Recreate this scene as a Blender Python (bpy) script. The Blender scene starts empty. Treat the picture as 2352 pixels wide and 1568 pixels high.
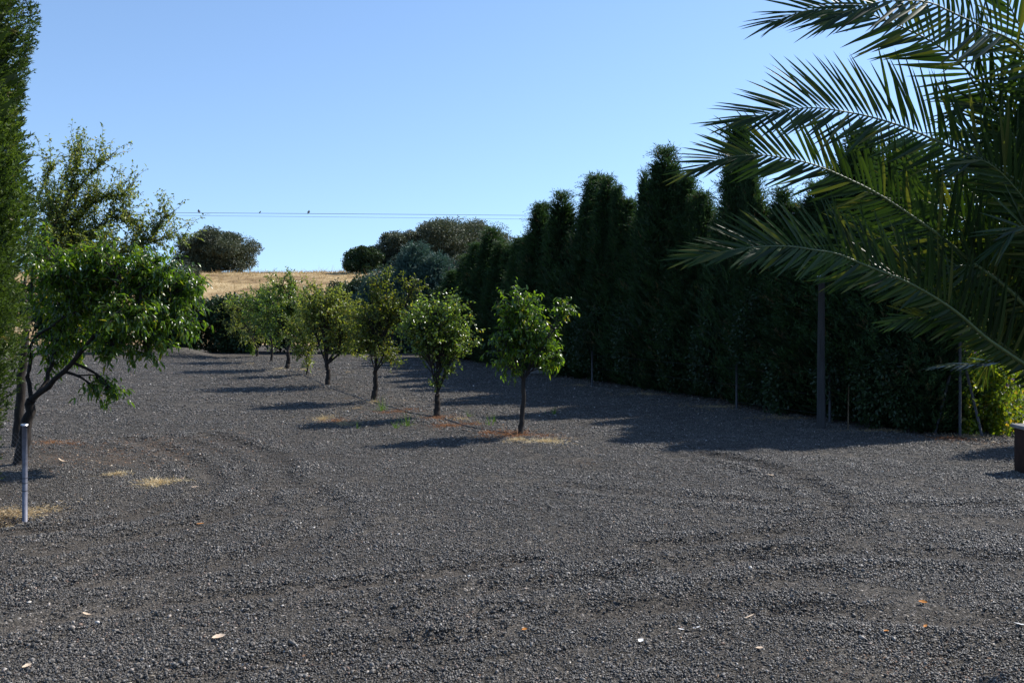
import bpy, math, random
import numpy as np
from mathutils import Vector, Matrix

# ------------------------------------------------------------------ camera, sky, sun, exposure
scene = bpy.context.scene
COL = scene.collection
F, CX, HY, H = 2100.0, 1176.0, 700.0, 2.2          # survey of the photograph at 2352 px width
cam_d = bpy.data.cameras.new("camera"); cam = bpy.data.objects.new("camera", cam_d); COL.objects.link(cam)
cam.location = (0, 0, H); cam.rotation_euler = (math.radians(90), 0, 0)
cam_d.sensor_width = 36; cam_d.lens = 36 * F / 2352; cam_d.shift_y = -84 / 2352
cam_d.clip_start = 0.05; cam_d.clip_end = 3000
scene.camera = cam

SUN = Vector((0.88, 0.50, 1.0)).normalized()        # direction towards the sun
sun_el = math.asin(SUN.z); sun_az = math.atan2(SUN.x, SUN.y)
world = bpy.data.worlds.new("World"); scene.world = world; world.use_nodes = True
wn = world.node_tree.nodes; wl = world.node_tree.links; wn.clear()
sky = wn.new("ShaderNodeTexSky"); sky.sky_type = 'NISHITA'; sky.sun_disc = False
sky.sun_elevation = sun_el; sky.sun_rotation = sun_az
sky.altitude = 600; sky.air_density = 1.0; sky.dust_density = 0.15; sky.ozone_density = 3.4
bg = wn.new("ShaderNodeBackground"); bg.inputs[1].default_value = 0.148
wo = wn.new("ShaderNodeOutputWorld")
# clear dry air: the band of white haze at the very horizon is lifted out by reading the sky a few degrees higher
wtc = wn.new("ShaderNodeTexCoord"); wma = wn.new("ShaderNodeVectorMath"); wma.operation = 'MULTIPLY_ADD'
wma.inputs[1].default_value = (1, 1, 0.8); wma.inputs[2].default_value = (0, 0, 0.105)
wnm = wn.new("ShaderNodeVectorMath"); wnm.operation = 'NORMALIZE'
wl.new(wtc.outputs["Generated"], wma.inputs[0]); wl.new(wma.outputs[0], wnm.inputs[0]); wl.new(wnm.outputs[0], sky.inputs[0])
wl.new(sky.outputs[0], bg.inputs[0]); wl.new(bg.outputs[0], wo.inputs[0])
sd = bpy.data.lights.new("sun", 'SUN'); sd.energy = 4.9; sd.angle = math.radians(0.53); sd.color = (1.0, 0.955, 0.88)
so = bpy.data.objects.new("sun", sd); COL.objects.link(so)
so.rotation_euler = (-SUN).to_track_quat('-Z', 'Y').to_euler()
so.location = (20, 12, 30)
vs = scene.view_settings
vs.view_transform = 'Standard'; vs.look = 'None'; vs.gamma = 1.0; vs.exposure = 0.5; vs.use_curve_mapping = False
scene.cycles.max_bounces = 8; scene.cycles.transparent_max_bounces = 8
scene.cycles.diffuse_bounces = 3; scene.cycles.glossy_bounces = 2; scene.cycles.transmission_bounces = 4

# ------------------------------------------------------------------ helpers
def at(x, y, Z):
    return np.array([(x - CX) / F * Z, Z, H + (HY - y) / F * Z])
def gnd(x, y):
    Z = F * H / (y - HY)
    return np.array([(x - CX) / F * Z, Z])

def tag(o, label=None, cat=None, group=None, kind=None):
    if label: o["label"] = label
    if cat: o["category"] = cat
    if group: o["group"] = group
    if kind: o["kind"] = kind
    return o
def thing(name, loc, label, cat, group=None):
    o = bpy.data.objects.new(name, None); COL.objects.link(o); o.location = loc
    o.empty_display_size = 0.2
    return tag(o, label, cat, group)
def link(o, parent=None):
    COL.objects.link(o)
    if parent is not None: o.parent = parent
    return o

def mesh_np(name, V, loops, totals, mats, midx=None, attrs=None, smooth=False):
    me = bpy.data.meshes.new(name)
    V = np.ascontiguousarray(V, dtype=np.float32); loops = np.ascontiguousarray(loops, dtype=np.int32)
    totals = np.ascontiguousarray(totals, dtype=np.int32)
    me.vertices.add(len(V)); me.vertices.foreach_set("co", V.ravel())
    me.loops.add(len(loops)); me.loops.foreach_set("vertex_index", loops)
    starts = np.zeros(len(totals), dtype=np.int32); starts[1:] = np.cumsum(totals)[:-1]
    me.polygons.add(len(totals)); me.polygons.foreach_set("loop_start", starts)
    try: me.polygons.foreach_set("loop_total", totals)
    except Exception: pass
    for m in (mats if isinstance(mats, (list, tuple)) else [mats]): me.materials.append(m)
    if midx is not None: me.polygons.foreach_set("material_index", np.asarray(midx, dtype=np.int32))
    if smooth: me.polygons.foreach_set("use_smooth", np.ones(len(totals), dtype=bool))
    for k, a in (attrs or {}).items():
        at_ = me.attributes.new(k, 'FLOAT', 'POINT'); at_.data.foreach_set("value", np.asarray(a, dtype=np.float32))
    me.update(calc_edges=True)
    return me

class MB:
    """collects geometry and makes one mesh"""
    def __init__(s): s.V = []; s.L = []; s.T = []; s.M = []; s.R = []; s.n = 0
    def add(s, V, F_, mi=0, rnd=None):
        V = np.asarray(V, dtype=np.float64); F_ = np.asarray(F_, dtype=np.int64)
        s.V.append(V); s.L.append((F_ + s.n).ravel()); s.T.append(np.full(len(F_), F_.shape[1]))
        s.M.append(np.full(len(F_), mi)); s.R.append(np.full(len(V), 0.5) if rnd is None else np.broadcast_to(rnd, (len(V),)))
        s.n += len(V)
    def tube(s, P, R, sides=6, mi=0, cap=True, rnd=None):
        P = np.asarray(P, dtype=float); R = np.broadcast_to(np.asarray(R, dtype=float), (len(P),))
        T = np.gradient(P, axis=0); T /= np.linalg.norm(T, axis=1)[:, None] + 1e-9
        ref = np.array([0.13, 0.07, 1.0]) if abs(T[:, 2]).mean() < 0.85 else np.array([1.0, 0.1, 0.05])
        A = np.cross(T, ref); A /= np.linalg.norm(A, axis=1)[:, None] + 1e-9
        B = np.cross(T, A)
        th = np.arange(sides) * 2 * math.pi / sides
        V = (P[:, None, :] + R[:, None, None] * (np.cos(th)[None, :, None] * A[:, None, :] + np.sin(th)[None, :, None] * B[:, None, :])).reshape(-1, 3)
        i = np.arange(len(P) - 1)[:, None] * sides; j = np.arange(sides)[None, :]; k = (j + 1) % sides
        Q = np.stack([i + j, i + k, i + sides + k, i + sides + j], axis=-1).reshape(-1, 4)
        s.add(V, Q, mi, rnd)
        if cap:
            n0 = s.n - len(V)
            for ring, rev in ((0, False), (len(P) - 1, True)):
                idx = n0 + ring * sides + np.arange(sides)
                if rev: idx = idx[::-1]
                s.L.append(idx); s.T.append(np.array([sides])); s.M.append(np.array([mi]))
    def box(s, lo, hi, mi=0, rot=0.0, c=None):
        lo = np.array(lo, float); hi = np.array(hi, float)
        V = np.array([[x, y, z] for x in (lo[0], hi[0]) for y in (lo[1], hi[1]) for z in (lo[2], hi[2])])
        if rot:
            c = np.array(c if c is not None else (lo + hi) / 2); W = V - c; cr, sr = math.cos(rot), math.sin(rot)
            V = np.stack([W[:, 0] * cr - W[:, 1] * sr, W[:, 0] * sr + W[:, 1] * cr, W[:, 2]], 1) + c
        s.add(V, [[0, 1, 3, 2], [4, 6, 7, 5], [0, 4, 5, 1], [2, 3, 7, 6], [0, 2, 6, 4], [1, 5, 7, 3]], mi)
    def mesh(s, name, mats, origin=(0, 0, 0), smooth=False):
        V = np.concatenate(s.V) - np.array(origin)
        return mesh_np(name, V, np.concatenate(s.L), np.concatenate(s.T), mats, np.concatenate(s.M), {"rnd": np.concatenate(s.R)}, smooth)
    def obj(s, name, mats, parent=None, origin=(0, 0, 0), smooth=False):
        return link(bpy.data.objects.new(name, s.mesh(name, mats, origin, smooth)), parent)

def unit(a): return a / (np.linalg.norm(a, axis=-1, keepdims=True) + 1e-9)

def leaves(mb, P, D, N, L, W, stations=(0.45,), widths=(1.0,), curl=0.15, fold=0.25, rnd=None, mi=0):
    """pointed folded leaf blades: real little surfaces with a midrib fold and a curl"""
    n = len(P); D = unit(D); S = unit(np.cross(D, N)); N = np.cross(S, D)
    L = np.broadcast_to(L, (n,))[:, None]; W = np.broadcast_to(W, (n,))[:, None]; C = np.broadcast_to(curl, (n,))[:, None]
    k = len(stations); rows = [P]
    for t, w in zip(stations, widths):
        c = P + D * L * t - N * C * L * t * t
        rows += [c - S * W * w * 0.5 + N * W * fold * w, c, c + S * W * w * 0.5 + N * W * fold * w]
    rows.append(P + D * L - N * C * L)
    m = 3 * k + 2
    V = np.stack(rows, axis=1).reshape(-1, 3)
    f = [[0, 2, 1], [0, 3, 2]]
    for q in range(k - 1):
        a = 1 + 3 * q; b = a + 3
        f += [[a, a + 1, b + 1], [a, b + 1, b], [a + 1, a + 2, b + 2], [a + 1, b + 2, b + 1]]
    a = 1 + 3 * (k - 1)
    f += [[a, a + 1, m - 1], [a + 1, a + 2, m - 1]]
    f = np.array(f)
    Fc = (np.arange(n)[:, None, None] * m + f[None]).reshape(-1, 3)
    r = np.repeat(rnd if rnd is not None else np.full(n, 0.5), m)
    mb.add(V, Fc, mi, r)

def blades(mb, P, D, L, W, rs, rnd, bend=0.0, mi=0):
    """single thin triangles: needles, scale sprays, straw"""
    n = len(P); D = unit(D)
    S = unit(np.cross(D, unit(rs.normal(size=(n, 3))))) * np.broadcast_to(W, (n,))[:, None] * 0.5
    Lc = np.broadcast_to(L, (n,))[:, None]
    tip = P + D * Lc; tip[:, 2] -= bend * Lc[:, 0]
    V = np.stack([P - S, P + S, tip], axis=1).reshape(-1, 3)
    mb.add(V, np.arange(3 * n).reshape(-1, 3), mi, np.repeat(rnd, 3))

def catmull(P, n):
    P = np.asarray(P, float); k = len(P)
    if k == 2: return P[0] + (P[1] - P[0]) * np.linspace(0, 1, n)[:, None]
    E = np.vstack([2 * P[0] - P[1], P, 2 * P[-1] - P[-2]])
    d = np.r_[0, np.cumsum(np.linalg.norm(np.diff(P, axis=0), axis=1))]; u = np.linspace(0, d[-1], n)
    i = np.clip(np.searchsorted(d, u, side='right') - 1, 0, k - 2); t = ((u - d[i]) / (d[i + 1] - d[i] + 1e-9))[:, None]
    p0, p1, p2, p3 = E[i], E[i + 1], E[i + 2], E[i + 3]
    return 0.5 * ((2 * p1) + (-p0 + p2) * t + (2 * p0 - 5 * p1 + 4 * p2 - p3) * t ** 2 + (-p0 + 3 * p1 - 3 * p2 + p3) * t ** 3)

def snoise(x, y, seed, scale, octaves=3):
    r = np.random.RandomState(seed); out = 0; amp = 1.0; tot = 0
    for o in range(octaves):
        s = 0
        for k in range(5):
            a = r.uniform(0, 2 * math.pi); f = (2 ** o) / scale * r.uniform(0.7, 1.4) * 2 * math.pi
            s = s + np.sin(f * (np.cos(a) * x + np.sin(a) * y) + r.uniform(0, 6.28) + 1.3 * np.sin(f * 0.37 * (np.sin(a) * x - np.cos(a) * y) + r.uniform(0, 6)))
        out = out + amp * s / 5; tot += amp; amp *= 0.55
    return out / tot

# ------------------------------------------------------------------ materials
def new_mat(name):
    m = bpy.data.materials.new(name); m.use_nodes = True
    nt = m.node_tree; nt.nodes.clear(); return m, nt.nodes, nt.links
def ramp(N, stops, mode='LINEAR'):
    r = N.new("ShaderNodeValToRGB"); r.color_ramp.interpolation = mode
    e = r.color_ramp.elements
    while len(e) < len(stops): e.new(0.5)
    for el, (p, c) in zip(e, stops): el.position = p; el.color = (*c, 1) if len(c) == 3 else c
    return r
def leaf_mat(name, stops, trans=0.4, tcol=(1.6, 1.5, 0.6), rough=0.38, spec=0.5):
    m, N, L = new_mat(name)
    a = N.new("ShaderNodeAttribute"); a.attribute_name = "rnd"
    r = ramp(N, stops); L.new(a.outputs["Fac"], r.inputs[0])
    p = N.new("ShaderNodeBsdfPrincipled"); p.inputs["Roughness"].default_value = rough
    p.inputs["Specular IOR Level"].default_value = spec
    L.new(r.outputs[0], p.inputs["Base Color"])
    mul = N.new("ShaderNodeMix"); mul.data_type = 'RGBA'; mul.blend_type = 'MULTIPLY'; mul.inputs[0].default_value = 1; mul.clamp_result = False
    L.new(r.outputs[0], mul.inputs[6]); mul.inputs[7].default_value = (*tcol, 1)
    t = N.new("ShaderNodeBsdfTranslucent"); L.new(mul.outputs[2], t.inputs[0])
    mx = N.new("ShaderNodeMixShader"); mx.inputs[0].default_value = trans
    o = N.new("ShaderNodeOutputMaterial")
    L.new(p.outputs[0], mx.inputs[1]); L.new(t.outputs[0], mx.inputs[2]); L.new(mx.outputs[0], o.inputs[0])
    return m
def rough_mat(name, c1, c2, scale=8, rough=0.85, bump=0.4, stretch=(1, 1, 1), spec=0.3, metal=0.0, dist=0.02):
    m, N, L = new_mat(name)
    tc = N.new("ShaderNodeTexCoord"); mp = N.new("ShaderNodeMapping"); mp.inputs["Scale"].default_value = stretch
    L.new(tc.outputs["Object"], mp.inputs[0])
    n = N.new("ShaderNodeTexNoise"); n.inputs["Scale"].default_value = scale; n.inputs["Detail"].default_value = 8; n.inputs["Roughness"].default_value = 0.65
    L.new(mp.outputs[0], n.inputs[0])
    r = ramp(N, [(0.32, c1), (0.68, c2)]); L.new(n.outputs[0], r.inputs[0])
    p = N.new("ShaderNodeBsdfPrincipled"); p.inputs["Roughness"].default_value = rough; p.inputs["Metallic"].default_value = metal
    p.inputs["Specular IOR Level"].default_value = spec
    L.new(r.outputs[0], p.inputs["Base Color"])
    b = N.new("ShaderNodeBump"); b.inputs["Strength"].default_value = bump; b.inputs["Distance"].default_value = dist
    L.new(n.outputs[0], b.inputs["Height"]); L.new(b.outputs[0], p.inputs["Normal"])
    o = N.new("ShaderNodeOutputMaterial"); L.new(p.outputs[0], o.inputs[0]); return m

M = {}
M['peach'] = leaf_mat('peach leaf', [(0, (0.0328, 0.068, 0.0109)), (0.5, (0.0605, 0.1151, 0.0151)), (0.93, (0.0983, 0.1588, 0.0218)), (1, (0.22, 0.19, 0.03))], 0.48, (2.6, 2.6, 0.8), 0.27, 0.65)
M['plum'] = leaf_mat('plum leaf', [(0, (0.0778, 0.1102, 0.0324)), (0.5, (0.1426, 0.1814, 0.0518)), (0.9, (0.1944, 0.2268, 0.0648)), (1, (0.25, 0.2, 0.05))], 0.5, (2.1, 2.0, 0.8), 0.36, 0.5)
M['pear'] = leaf_mat('pear leaf', [(0, (0.054, 0.095, 0.024)), (0.5, (0.095, 0.149, 0.035)), (0.9, (0.142, 0.196, 0.047)), (1, (0.2, 0.17, 0.04))], 0.46, (2.5, 2.5, 0.9), 0.24, 0.75)
M['apricot'] = leaf_mat('yellowing leaf', [(0, (0.06, 0.09, 0.018)), (0.5, (0.10, 0.14, 0.026)), (0.95, (0.15, 0.18, 0.034)), (1, (0.24, 0.18, 0.04))], 0.5, (2.1, 1.9, 0.6), 0.36, 0.5)
M['cypress'] = leaf_mat('cypress scales', [(0, (0.018, 0.035, 0.015)), (0.5, (0.033, 0.065, 0.024)), (0.92, (0.056, 0.098, 0.033)), (1, (0.11, 0.07, 0.035))], 0.34, (1.5, 1.6, 0.7), 0.6, 0.25)
M['cypress_near'] = leaf_mat('near cypress scales', [(0, (0.026, 0.044, 0.012)), (0.5, (0.07, 0.11, 0.024)), (0.94, (0.12, 0.165, 0.034)), (1, (0.16, 0.13, 0.05))], 0.38, (1.5, 1.6, 0.6), 0.55, 0.3)
M['blue'] = leaf_mat('blue cypress scales', [(0, (0.035, 0.065, 0.05)), (0.5, (0.055, 0.10, 0.08)), (1, (0.10, 0.15, 0.12))], 0.2, (1.3, 1.4, 1.0), 0.6, 0.3)
M['oak'] = leaf_mat('holm oak leaf', [(0, (0.035, 0.048, 0.026)), (0.5, (0.07, 0.085, 0.05)), (1, (0.12, 0.135, 0.09))], 0.2, (1.3, 1.3, 0.8), 0.5, 0.4)
M['shrub'] = leaf_mat('dark shrub leaf', [(0, (0.018, 0.033, 0.015)), (0.5, (0.03, 0.056, 0.022)), (1, (0.045, 0.075, 0.025))], 0.25, (1.5, 1.5, 0.7), 0.42, 0.4)
M['vine'] = leaf_mat('vine leaf', [(0, (0.06, 0.10, 0.012)), (0.5, (0.11, 0.17, 0.018)), (0.92, (0.19, 0.23, 0.03)), (1, (0.35, 0.24, 0.04))], 0.5, (1.9, 1.8, 0.6), 0.4, 0.4)
M['palm'] = leaf_mat('palm leaflet', [(0, (0.011, 0.022, 0.009)), (0.5, (0.019, 0.038, 0.012)), (0.85, (0.034, 0.058, 0.015)), (1, (0.085, 0.085, 0.025))], 0.24, (2.9, 3.0, 0.7), 0.36, 0.16)
M['weed'] = leaf_mat('weed leaf', [(0, (0.08, 0.16, 0.02)), (1, (0.14, 0.24, 0.03))], 0.4, (1.5, 1.5, 0.6), 0.5, 0.3)
M['straw'] = leaf_mat('straw', [(0, (0.26, 0.18, 0.10)), (0.5, (0.48, 0.37, 0.22)), (1, (0.66, 0.55, 0.36))], 0.25, (1.2, 1.1, 0.8), 0.7, 0.2)
M['hillgrass'] = leaf_mat('dry hill grass', [(0, (0.19, 0.125, 0.07)), (0.5, (0.41, 0.30, 0.155)), (1, (0.66, 0.53, 0.30))], 0.25, (1.2, 1.1, 0.8), 0.8, 0.1)
M['rust'] = leaf_mat('reddish dry weed', [(0, (0.13, 0.06, 0.035)), (0.5, (0.29, 0.145, 0.075)), (1, (0.44, 0.27, 0.14))], 0.25, (1.3, 1.1, 0.8), 0.7, 0.2)
M['litter'] = leaf_mat('dry litter', [(0, (0.10, 0.05, 0.03)), (0.4, (0.22, 0.12, 0.07)), (0.75, (0.40, 0.28, 0.18)), (1, (0.7, 0.62, 0.5))], 0.15, (1.1, 1.0, 0.9), 0.7, 0.3)
M['petal'] = leaf_mat('violet flower', [(0, (0.25, 0.10, 0.45)), (1, (0.5, 0.28, 0.7))], 0.3, (1.2, 1.0, 1.2), 0.5, 0.3)
M['bark'] = rough_mat('bark', (0.012, 0.010, 0.009), (0.048, 0.038, 0.032), 14, 0.9, 0.9, (1, 1, 0.25))
M['bark_pale'] = rough_mat('pale bark', (0.09, 0.07, 0.055), (0.26, 0.21, 0.17), 14, 0.85, 0.7, (1, 1, 0.3))
M['rachis'] = rough_mat('frond midrib', (0.05, 0.075, 0.018), (0.10, 0.12, 0.035), 20, 0.4, 0.2, (1, 1, 1), 0.5)
M['dead'] = rough_mat('dead leaf stub', (0.07, 0.045, 0.025), (0.2, 0.14, 0.08), 18, 0.85, 0.7)
M['steel'] = rough_mat('galvanised steel', (0.12, 0.12, 0.145), (0.22, 0.22, 0.26), 22, 0.6, 0.15, (1, 1, 1), 0.4, 0.35, 0.004)
M['zinc'] = rough_mat('dull weathered zinc', (0.05, 0.05, 0.055), (0.10, 0.10, 0.105), 22, 0.7, 0.1, (1, 1, 1), 0.3, 0.3, 0.004)
M['cap'] = rough_mat('steel cap', (0.5, 0.5, 0.52), (0.68, 0.68, 0.7), 22, 0.4, 0.1, (1, 1, 1), 0.5, 0.7, 0.004)
M['wood'] = rough_mat('weathered pole wood', (0.022, 0.021, 0.02), (0.055, 0.052, 0.05), 10, 0.85, 0.6, (1, 1, 0.1))
M['ceramic'] = rough_mat('white ceramic', (0.7, 0.7, 0.7), (0.82, 0.82, 0.82), 5, 0.3, 0.05)
M['hose'] = rough_mat('black irrigation hose', (0.012, 0.012, 0.012), (0.03, 0.03, 0.03), 12, 0.5, 0.1)
M['concrete'] = rough_mat('concrete', (0.13, 0.125, 0.12), (0.24, 0.23, 0.22), 9, 0.85, 0.4)
M['brownwall'] = rough_mat('dark brown render', (0.02, 0.011, 0.008), (0.05, 0.022, 0.014), 7, 0.9, 0.5)
M['terracotta'] = rough_mat('terracotta render', (0.34, 0.15, 0.08), (0.48, 0.24, 0.13), 3, 0.9, 0.4)
M['paving'] = rough_mat('pale dust path', (0.40, 0.34, 0.30), (0.60, 0.54, 0.50), 5, 0.9, 0.4)
M['cable'] = rough_mat('power cable', (0.10, 0.11, 0.13), (0.16, 0.17, 0.19), 3, 0.5, 0.1)
M['bird'] = rough_mat('dark plumage', (0.02, 0.02, 0.025), (0.06, 0.055, 0.06), 30, 0.6, 0.2)
M['paleleaf'] = rough_mat('pale dead leaf', (0.5, 0.36, 0.24), (0.78, 0.62, 0.46), 30, 0.7, 0.4, dist=0.003)
M['orangeleaf'] = rough_mat('orange dead leaf', (0.42, 0.14, 0.02), (0.62, 0.27, 0.05), 30, 0.7, 0.4, dist=0.003)
M['whitechip'] = rough_mat('white chip', (0.7, 0.68, 0.66), (0.85, 0.84, 0.82), 30, 0.6, 0.3, dist=0.003)
M['redsoil'] = rough_mat('red brown soil', (0.07, 0.035, 0.022), (0.17, 0.09, 0.055), 9, 0.95, 0.8, dist=0.03)

def gravel_ground():
    m, N, L = new_mat('dark volcanic gravel ground')
    g = N.new("ShaderNodeNewGeometry")
    nz = N.new("ShaderNodeTexNoise"); nz.inputs["Scale"].default_value = 30; nz.inputs["Detail"].default_value = 3; L.new(g.outputs["Position"], nz.inputs[0])
    add = N.new("ShaderNodeVectorMath"); add.operation = 'MULTIPLY_ADD'; add.inputs[1].default_value = (0.02, 0.02, 0.02)
    L.new(nz.outputs["Color"], add.inputs[0]); L.new(g.outputs["Position"], add.inputs[2])
    v = N.new("ShaderNodeTexVoronoi"); v.inputs["Scale"].default_value = 62; L.new(add.outputs[0], v.inputs["Vector"])
    v2 = N.new("ShaderNodeTexVoronoi"); v2.inputs["Scale"].default_value = 15; v2.inputs["Randomness"].default_value = 1; L.new(add.outputs[0], v2.inputs["Vector"])
    sx = N.new("ShaderNodeSeparateColor"); L.new(v.outputs["Color"], sx.inputs[0])
    r = ramp(N, [(0, (0.033, 0.030, 0.026)), (0.55, (0.077, 0.069, 0.059)), (0.9, (0.144, 0.130, 0.112)), (0.975, (0.22, 0.20, 0.185)), (1, (0.5, 0.45, 0.4))])
    L.new(sx.outputs[0], r.inputs[0])
    # broad tone drift of the gravel, thin dust and soil showing through
    big = N.new("ShaderNodeTexNoise"); big.inputs["Scale"].default_value = 0.55; big.inputs["Detail"].default_value = 5; L.new(g.outputs["Position"], big.inputs[0])
    da = N.new("ShaderNodeAttribute"); da.attribute_name = "dirt"
    mul = N.new("ShaderNodeMath"); mul.operation = 'MULTIPLY'; L.new(da.outputs["Fac"], mul.inputs[0])
    mr = N.new("ShaderNodeMapRange"); mr.inputs[1].default_value = 0.3; mr.inputs[2].default_value = 0.6; mr.inputs[3].default_value = 0.55; mr.inputs[4].default_value = 1.0
    L.new(nz.outputs[0], mr.inputs[0]); L.new(mr.outputs[0], mul.inputs[1])
    dirtc = N.new("ShaderNodeMix"); dirtc.data_type = 'RGBA'; L.new(mul.outputs[0], dirtc.inputs[0]); L.new(r.outputs[0], dirtc.inputs[6]); dirtc.inputs[7].default_value = (0.085, 0.073, 0.062, 1)
    ra = N.new("ShaderNodeAttribute"); ra.attribute_name = "red"
    redc = N.new("ShaderNodeMix"); redc.data_type = 'RGBA'; L.new(ra.outputs["Fac"], redc.inputs[0]); L.new(dirtc.outputs[2], redc.inputs[6]); redc.inputs[7].default_value = (0.10, 0.076, 0.058, 1)
    hs = N.new("ShaderNodeMix"); hs.data_type = 'RGBA'; hs.blend_type = 'MULTIPLY'; hs.inputs[0].default_value = 1; hs.clamp_result = False
    r2 = ramp(N, [(0.35, (0.75, 0.74, 0.73)), (0.65, (1.15, 1.14, 1.12))]); L.new(big.outputs[0], r2.inputs[0])
    L.new(redc.outputs[2], hs.inputs[6]); L.new(r2.outputs[0], hs.inputs[7])
    p = N.new("ShaderNodeBsdfPrincipled"); p.inputs["Roughness"].default_value = 0.9; p.inputs["Specular IOR Level"].default_value = 0.12
    L.new(hs.outputs[2], p.inputs["Base Color"])
    b = N.new("ShaderNodeBump"); b.inputs["Strength"].default_value = 1.0; b.inputs["Distance"].default_value = 0.014; b.invert = True
    b2 = N.new("ShaderNodeBump"); b2.inputs["Strength"].default_value = 0.9; b2.inputs["Distance"].default_value = 0.02
    n3 = N.new("ShaderNodeTexNoise"); n3.inputs["Scale"].default_value = 12; n3.inputs["Detail"].default_value = 6; L.new(g.outputs["Position"], n3.inputs[0])
    L.new(v.outputs["Distance"], b.inputs["Height"]); L.new(n3.outputs[0], b2.inputs["Height"]); L.new(b.outputs[0], b2.inputs["Normal"])
    L.new(b2.outputs[0], p.inputs["Normal"])
    o = N.new("ShaderNodeOutputMaterial"); L.new(p.outputs[0], o.inputs[0]); return m
M['ground'] = gravel_ground()

def stone_mat():
    m, N, L = new_mat('volcanic stone')
    a = N.new("ShaderNodeAttribute"); a.attribute_name = "rnd"
    oi = N.new("ShaderNodeObjectInfo")
    ad = N.new("ShaderNodeMath"); ad.operation = 'ADD'; L.new(a.outputs["Fac"], ad.inputs[0]); L.new(oi.outputs["Random"], ad.inputs[1])
    fr = N.new("ShaderNodeMath"); fr.operation = 'FRACT'; L.new(ad.outputs[0], fr.inputs[0])
    r = ramp(N, [(0, (0.028, 0.025, 0.0215)), (0.5, (0.075, 0.067, 0.0575)), (0.88, (0.150, 0.134, 0.115)), (0.955, (0.20, 0.185, 0.17)), (0.975, (0.16, 0.085, 0.05)), (0.994, (0.42, 0.37, 0.32)), (1, (0.62, 0.57, 0.5))])
    L.new(fr.outputs[0], r.inputs[0])
    g = N.new("ShaderNodeTexCoord")
    n = N.new("ShaderNodeTexNoise"); n.inputs["Scale"].default_value = 160; n.inputs["Detail"].default_value = 3; L.new(g.outputs["Object"], n.inputs[0])
    p = N.new("ShaderNodeBsdfPrincipled"); p.inputs["Roughness"].default_value = 0.5; p.inputs["Specular IOR Level"].default_value = 0.5
    L.new(r.outputs[0], p.inputs["Base Color"])
    b = N.new("ShaderNodeBump"); b.inputs["Strength"].default_value = 0.8; b.inputs["Distance"].default_value = 0.003
    L.new(n.outputs[0], b.inputs["Height"]); L.new(b.outputs[0], p.inputs["Normal"])
    o = N.new("ShaderNodeOutputMaterial"); L.new(p.outputs[0], o.inputs[0]); return m
M['stone'] = stone_mat()
def hill_mat():
    m, N, L = new_mat('dry hillside')
    g = N.new("ShaderNodeNewGeometry")
    n = N.new("ShaderNodeTexNoise"); n.inputs["Scale"].default_value = 0.35; n.inputs["Detail"].default_value = 9; n.inputs["Roughness"].default_value = 0.7; L.new(g.outputs["Position"], n.inputs[0])
    r = ramp(N, [(0.36, (0.16, 0.10, 0.055)), (0.5, (0.36, 0.255, 0.13)), (0.62, (0.54, 0.41, 0.23))]); L.new(n.outputs[0], r.inputs[0])
    p = N.new("ShaderNodeBsdfPrincipled"); p.inputs["Roughness"].default_value = 0.95; p.inputs["Specular IOR Level"].default_value = 0.1
    L.new(r.outputs[0], p.inputs["Base Color"])
    o = N.new("ShaderNodeOutputMaterial"); L.new(p.outputs[0], o.inputs[0]); return m
M['hill'] = hill_mat()

# ------------------------------------------------------------------ terrain functions
def seg_dist(x, y, P):
    d = np.full(np.shape(x), 1e9)
    for a, b in zip(P[:-1], P[1:]):
        ab = b - a; t = np.clip(((x - a[0]) * ab[0] + (y - a[1]) * ab[1]) / (ab @ ab), 0, 1)
        d = np.minimum(d, np.hypot(x - a[0] - t * ab[0], y - a[1] - t * ab[1]))
    return d
def gline(pts, n=24): return catmull(np.array([gnd(*p) for p in pts]), n)
TRACKS = [   # wheel tracks of turning cars, as centre lines on the ground: (points, half width, depth, dirt)
    (gline([(-260, 1500), (0, 1453), (216, 1408), (388, 1388), (612, 1367), (900, 1340), (1200, 1290)]), 0.13, 0.016, 0.9),
    (gline([(150, 1640), (500, 1560), (820, 1500), (1100, 1460), (1500, 1400), (1900, 1320)]), 0.15, 0.014, 0.6),
    (gline([(1620, 1045), (1760, 1075), (1870, 1120), (1925, 1165), (1900, 1205), (1780, 1235), (1500, 1260)]), 0.16, 0.022, 0.35),
    (gline([(480, 1000), (570, 1030), (640, 1070), (640, 1120), (560, 1170), (380, 1220), (100, 1270)]), 0.17, 0.02, 0.6),
    (gline([(300, 1010), (420, 1050), (480, 1100), (440, 1150), (250, 1200), (0, 1230)]), 0.16, 0.016, 0.6),
    (gline([(700, 1120), (760, 1180), (700, 1240), (520, 1300), (200, 1340)]), 0.18, 0.014, 0.65),
    (gline([(1000, 1380), (1400, 1330), (1900, 1270), (2352, 1290)]), 0.16, 0.016, 0.4),
    (gline([(860, 1420), (1200, 1410), (1700, 1400), (2352, 1440)]), 0.15, 0.014, 0.5),
    (gline([(1300, 1120), (1650, 1150), (2050, 1170), (2400, 1160)]), 0.16, 0.012, 0.1),
]
ROW = np.array([[1.2, 13.0], [0.15, 15.2], [-1.48, 17.6], [-3.1, 20.5], [-5.0, 24.7], [-6.4, 28.5], [-7.6, 30.8], [-9.2, 35.0], [-10.8, 38.5]])
PEACH = gnd(45, 1068)
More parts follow.
